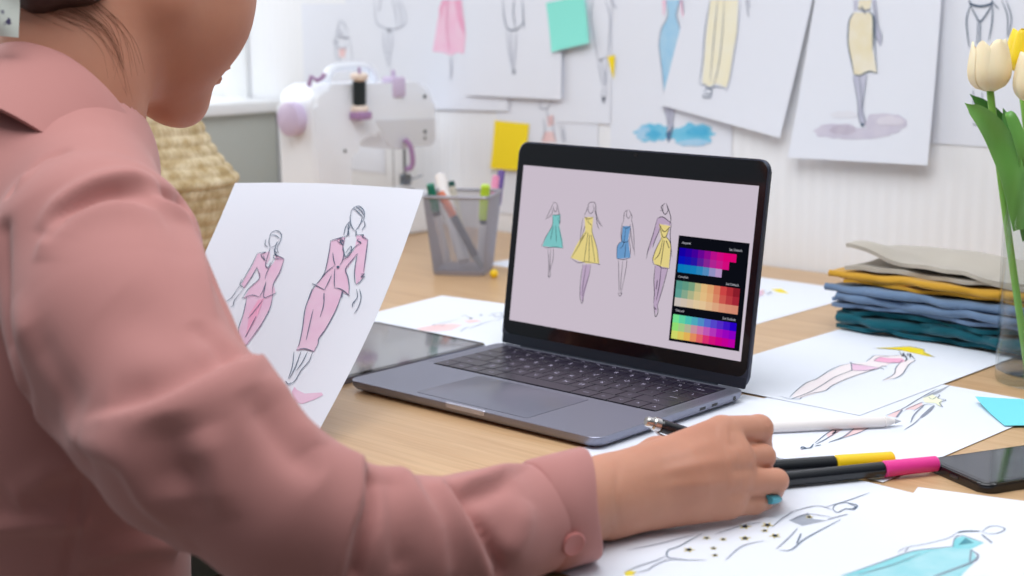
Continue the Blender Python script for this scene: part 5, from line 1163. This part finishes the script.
# left cuff
lax = -(eu*.9+ev*.36); lax = (LW_-eu*.03-ev*.012)-LEL; lax /= np.linalg.norm(lax); lc0 = (LW_-eu*.03-ev*.012)-lax*.03; lu_ = ZU-lax*(ZU@lax); lu_ /= np.linalg.norm(lu_); ls_ = np.cross(lax, lu_)
def lring(t, r): return lambda a: lc0+lax*t+lu_*math.cos(a)*r+ls_*math.sin(a)*r
c2 = band('cuff', person, [lring(0, .036), lring(.002, .0395), lring(.030, .040), lring(.048, .0395), lring(.048, .038), lring(.02, .037)], BLZ, 60); c2.parent = blazer
# ---- hair: cap on the skull, low bun, loose strands on the neck
HAIR = mat('dark_brown_hair', (44, 28, 22), .45, spec=.5, bump=(500, .5, .0006, (1, 1, 1)))
F = Field(HO-.17, HO+.17, .004)
F.ell(H(-.018, .034), AX, (.103, .101, .083)).cap(H(-.075, -.02, .03), H(-.088, -.075, .026), .03, .020, .02).cap(H(-.075, -.02, -.03), H(-.088, -.075, -.02), .03, .020, .02)
F.plane(H(.045, .02), fa*.80-ua*.60, .01)
F.cap(at(30, -24, 1.10), at(44, -5, 1.095), .030, .015, .015).cap(at(60, -34, 1.090), at(84, -20, 1.088), .030, .018, .02)
F.D = smin(F.D, F.sub().ell(H(-.125, .03), AX, (.038, .036, .040)).D, .012)
F.put(lambda P: np.where((P-H(-.03, -.045))@fa > 0, ((P-H(-.03, -.045))@ua), .1), HO-.12, HO+.12, 0, True)
Vh, Fh = F.mesh()
hair = bld('hair', Vh-PO, Fh, HAIR, person, 1)
STRD = mat('brown_hair_strands', (128, 86, 62), .6)
btree = BVHTree.FromPolygons([Vector(v) for v in Vb], [tuple(q) for q in Fb]); rr = random.Random(12); b = MB()
WISP = [[(30, 2), (60, 14), (95, 28), (118, 55)], [(45, 0), (78, 10), (108, 30), (128, 70)], [(60, 0), (95, 14), (118, 42), (134, 90)], [(80, 0), (110, 20), (126, 50), (132, 84)], [(40, 12), (70, 20), (96, 32)], [(70, 4), (100, 26), (114, 46), (118, 66)], [(90, 0), (112, 14), (130, 40), (138, 70)], [(28, 8), (50, 16), (84, 30)], [(55, 6), (85, 22), (106, 44), (112, 72)], [(100, 0), (122, 24), (136, 60)]]
for w_p in WISP:
    for rep in range(3):
        o5 = np.array([rr.uniform(-12, 12), rr.uniform(-7, 9)]); q = catmull([np.array(p)+o5*(1+.5*np.array([rr.uniform(-1, 1), rr.uniform(-1, 1)])) for p in w_p], 6); P3 = []
        for p in q:
            h_ = btree.ray_cast(Vector(CAM), Vector(ray(p[0], p[1])).normalized())
            if h_[0] is not None: P3.append(h_[0]-Vector(FW)*.0008-Vector(PO))
        if len(P3) > 4: n_w = len(P3); b.tube(P3, [.00015*(1-.7*i/n_w) for i in range(n_w)], STRD, 5)
o = b.build('hair_strands', hair)
# patterned ribbon hanging from the bun
rb0 = at(5, 14, 1.06); b = MB(); RIB = mat('pale_ribbon', (206, 212, 204), .7, vary=(90, (64, 58, 96), I3, .60, .66))
P_ = [rb0+RTH*dx+ZU*dz for dx, dz in ((-.012, .03), (.010, .03), (.009, -.016), (-.013, -.014))]
s9 = Sheet(P_[3], P_[2], P_[1], P_[0], curl=lambda u, v: .003*math.sin(5*v+2*u), m=RIB, nx=6, ny=10, th=.0008)
s9.mb.v = [tuple(np.array(v)-PO) for v in s9.mb.v]; rbn = s9.mb.build('hair_ribbon', person)
# ---- trousers
TRO = mat('brown_trousers', (74, 58, 50), .8)
bm = bmesh.new(); vs_ = [bm.verts.new(v) for v in legV]
for q in legF: bm.faces.new([vs_[i] for i in q])
bm.normal_update(); bmesh.ops.recalc_face_normals(bm, faces=bm.faces)
for v in bm.verts: v.co = v.co+v.normal*.006-Vector(PO)
bmesh.ops.delete(bm, geom=[v for v in bm.verts if v.co.z+PO[2] < -.665], context='VERTS')
for f in bm.faces: f.smooth = True
me = bpy.data.meshes.new('trousers'); bm.to_mesh(me); bm.free(); me.materials.append(TRO); link(bpy.data.objects.new('trousers', me), person)
# stool
st = empty('stool', (.055, -.40, -.74)); tag(st, 'round white stool under the person in the pink blazer', 'stool')
b = MB(); b.lathe([(0, .355), (.16, .355), (.175, .365), (.175, .378), (.16, .388), (0, .388)], WHITE, 40); b.build('seat', st)
for k in range(4):
    a = PI/4+k*PI/2; b = MB(); b.tube([(.11*math.cos(a), .11*math.sin(a), .357), (.17*math.cos(a), .17*math.sin(a), 0)], .013, WHITE, 12); b.build('leg', st)
# ------------------------------------------------------------------ light
wd = bpy.data.worlds.new('world'); SC.world = wd; wd.use_nodes = True; nt = wd.node_tree; L_ = nt.links
bg = nt.nodes['Background']; bg.inputs[0].default_value = (.86, .93, 1.0, 1)
tc = nt.nodes.new('ShaderNodeTexCoord'); vm = nt.nodes.new('ShaderNodeVectorMath'); vm.operation = 'DOT_PRODUCT'; vm.inputs[1].default_value = (-.45, .30, .84)
mr = nt.nodes.new('ShaderNodeMapRange'); mr.inputs[1].default_value = -.2; mr.inputs[2].default_value = 1; mr.inputs[3].default_value = .08; mr.inputs[4].default_value = .82
L_.new(tc.outputs['Generated'], vm.inputs[0]); L_.new(vm.outputs['Value'], mr.inputs[0]); L_.new(mr.outputs[0], bg.inputs[1])
def area(name, loc, target, size, power, col=(1, 1, 1)):
    l = bpy.data.lights.new(name, 'AREA'); l.shape = 'RECTANGLE'; l.size = size[0]; l.size_y = size[1]; l.energy = power; l.color = col
    o = bpy.data.objects.new(name, l); COL.objects.link(o); o.location = loc
    o.rotation_euler = (Vector(target)-Vector(loc)).to_track_quat('-Z', 'Y').to_euler(); return o
area('window_light', (-1.85, .15, .75), (.2, .2, .0), (1.3, 1.3), 20, (.98, .99, 1))
area('overhead_fill', (.40, -.30, 1.5), (.15, .70, .05), (1.5, 1.0), 24, (.97, .98, 1))  # added overhead fill that brightens wall and desk, no real lamp there
SC.view_settings.view_transform = 'Standard'; SC.view_settings.look = 'None'; SC.view_settings.exposure = 0; SC.view_settings.gamma = 1
SC.view_settings.use_curve_mapping = False
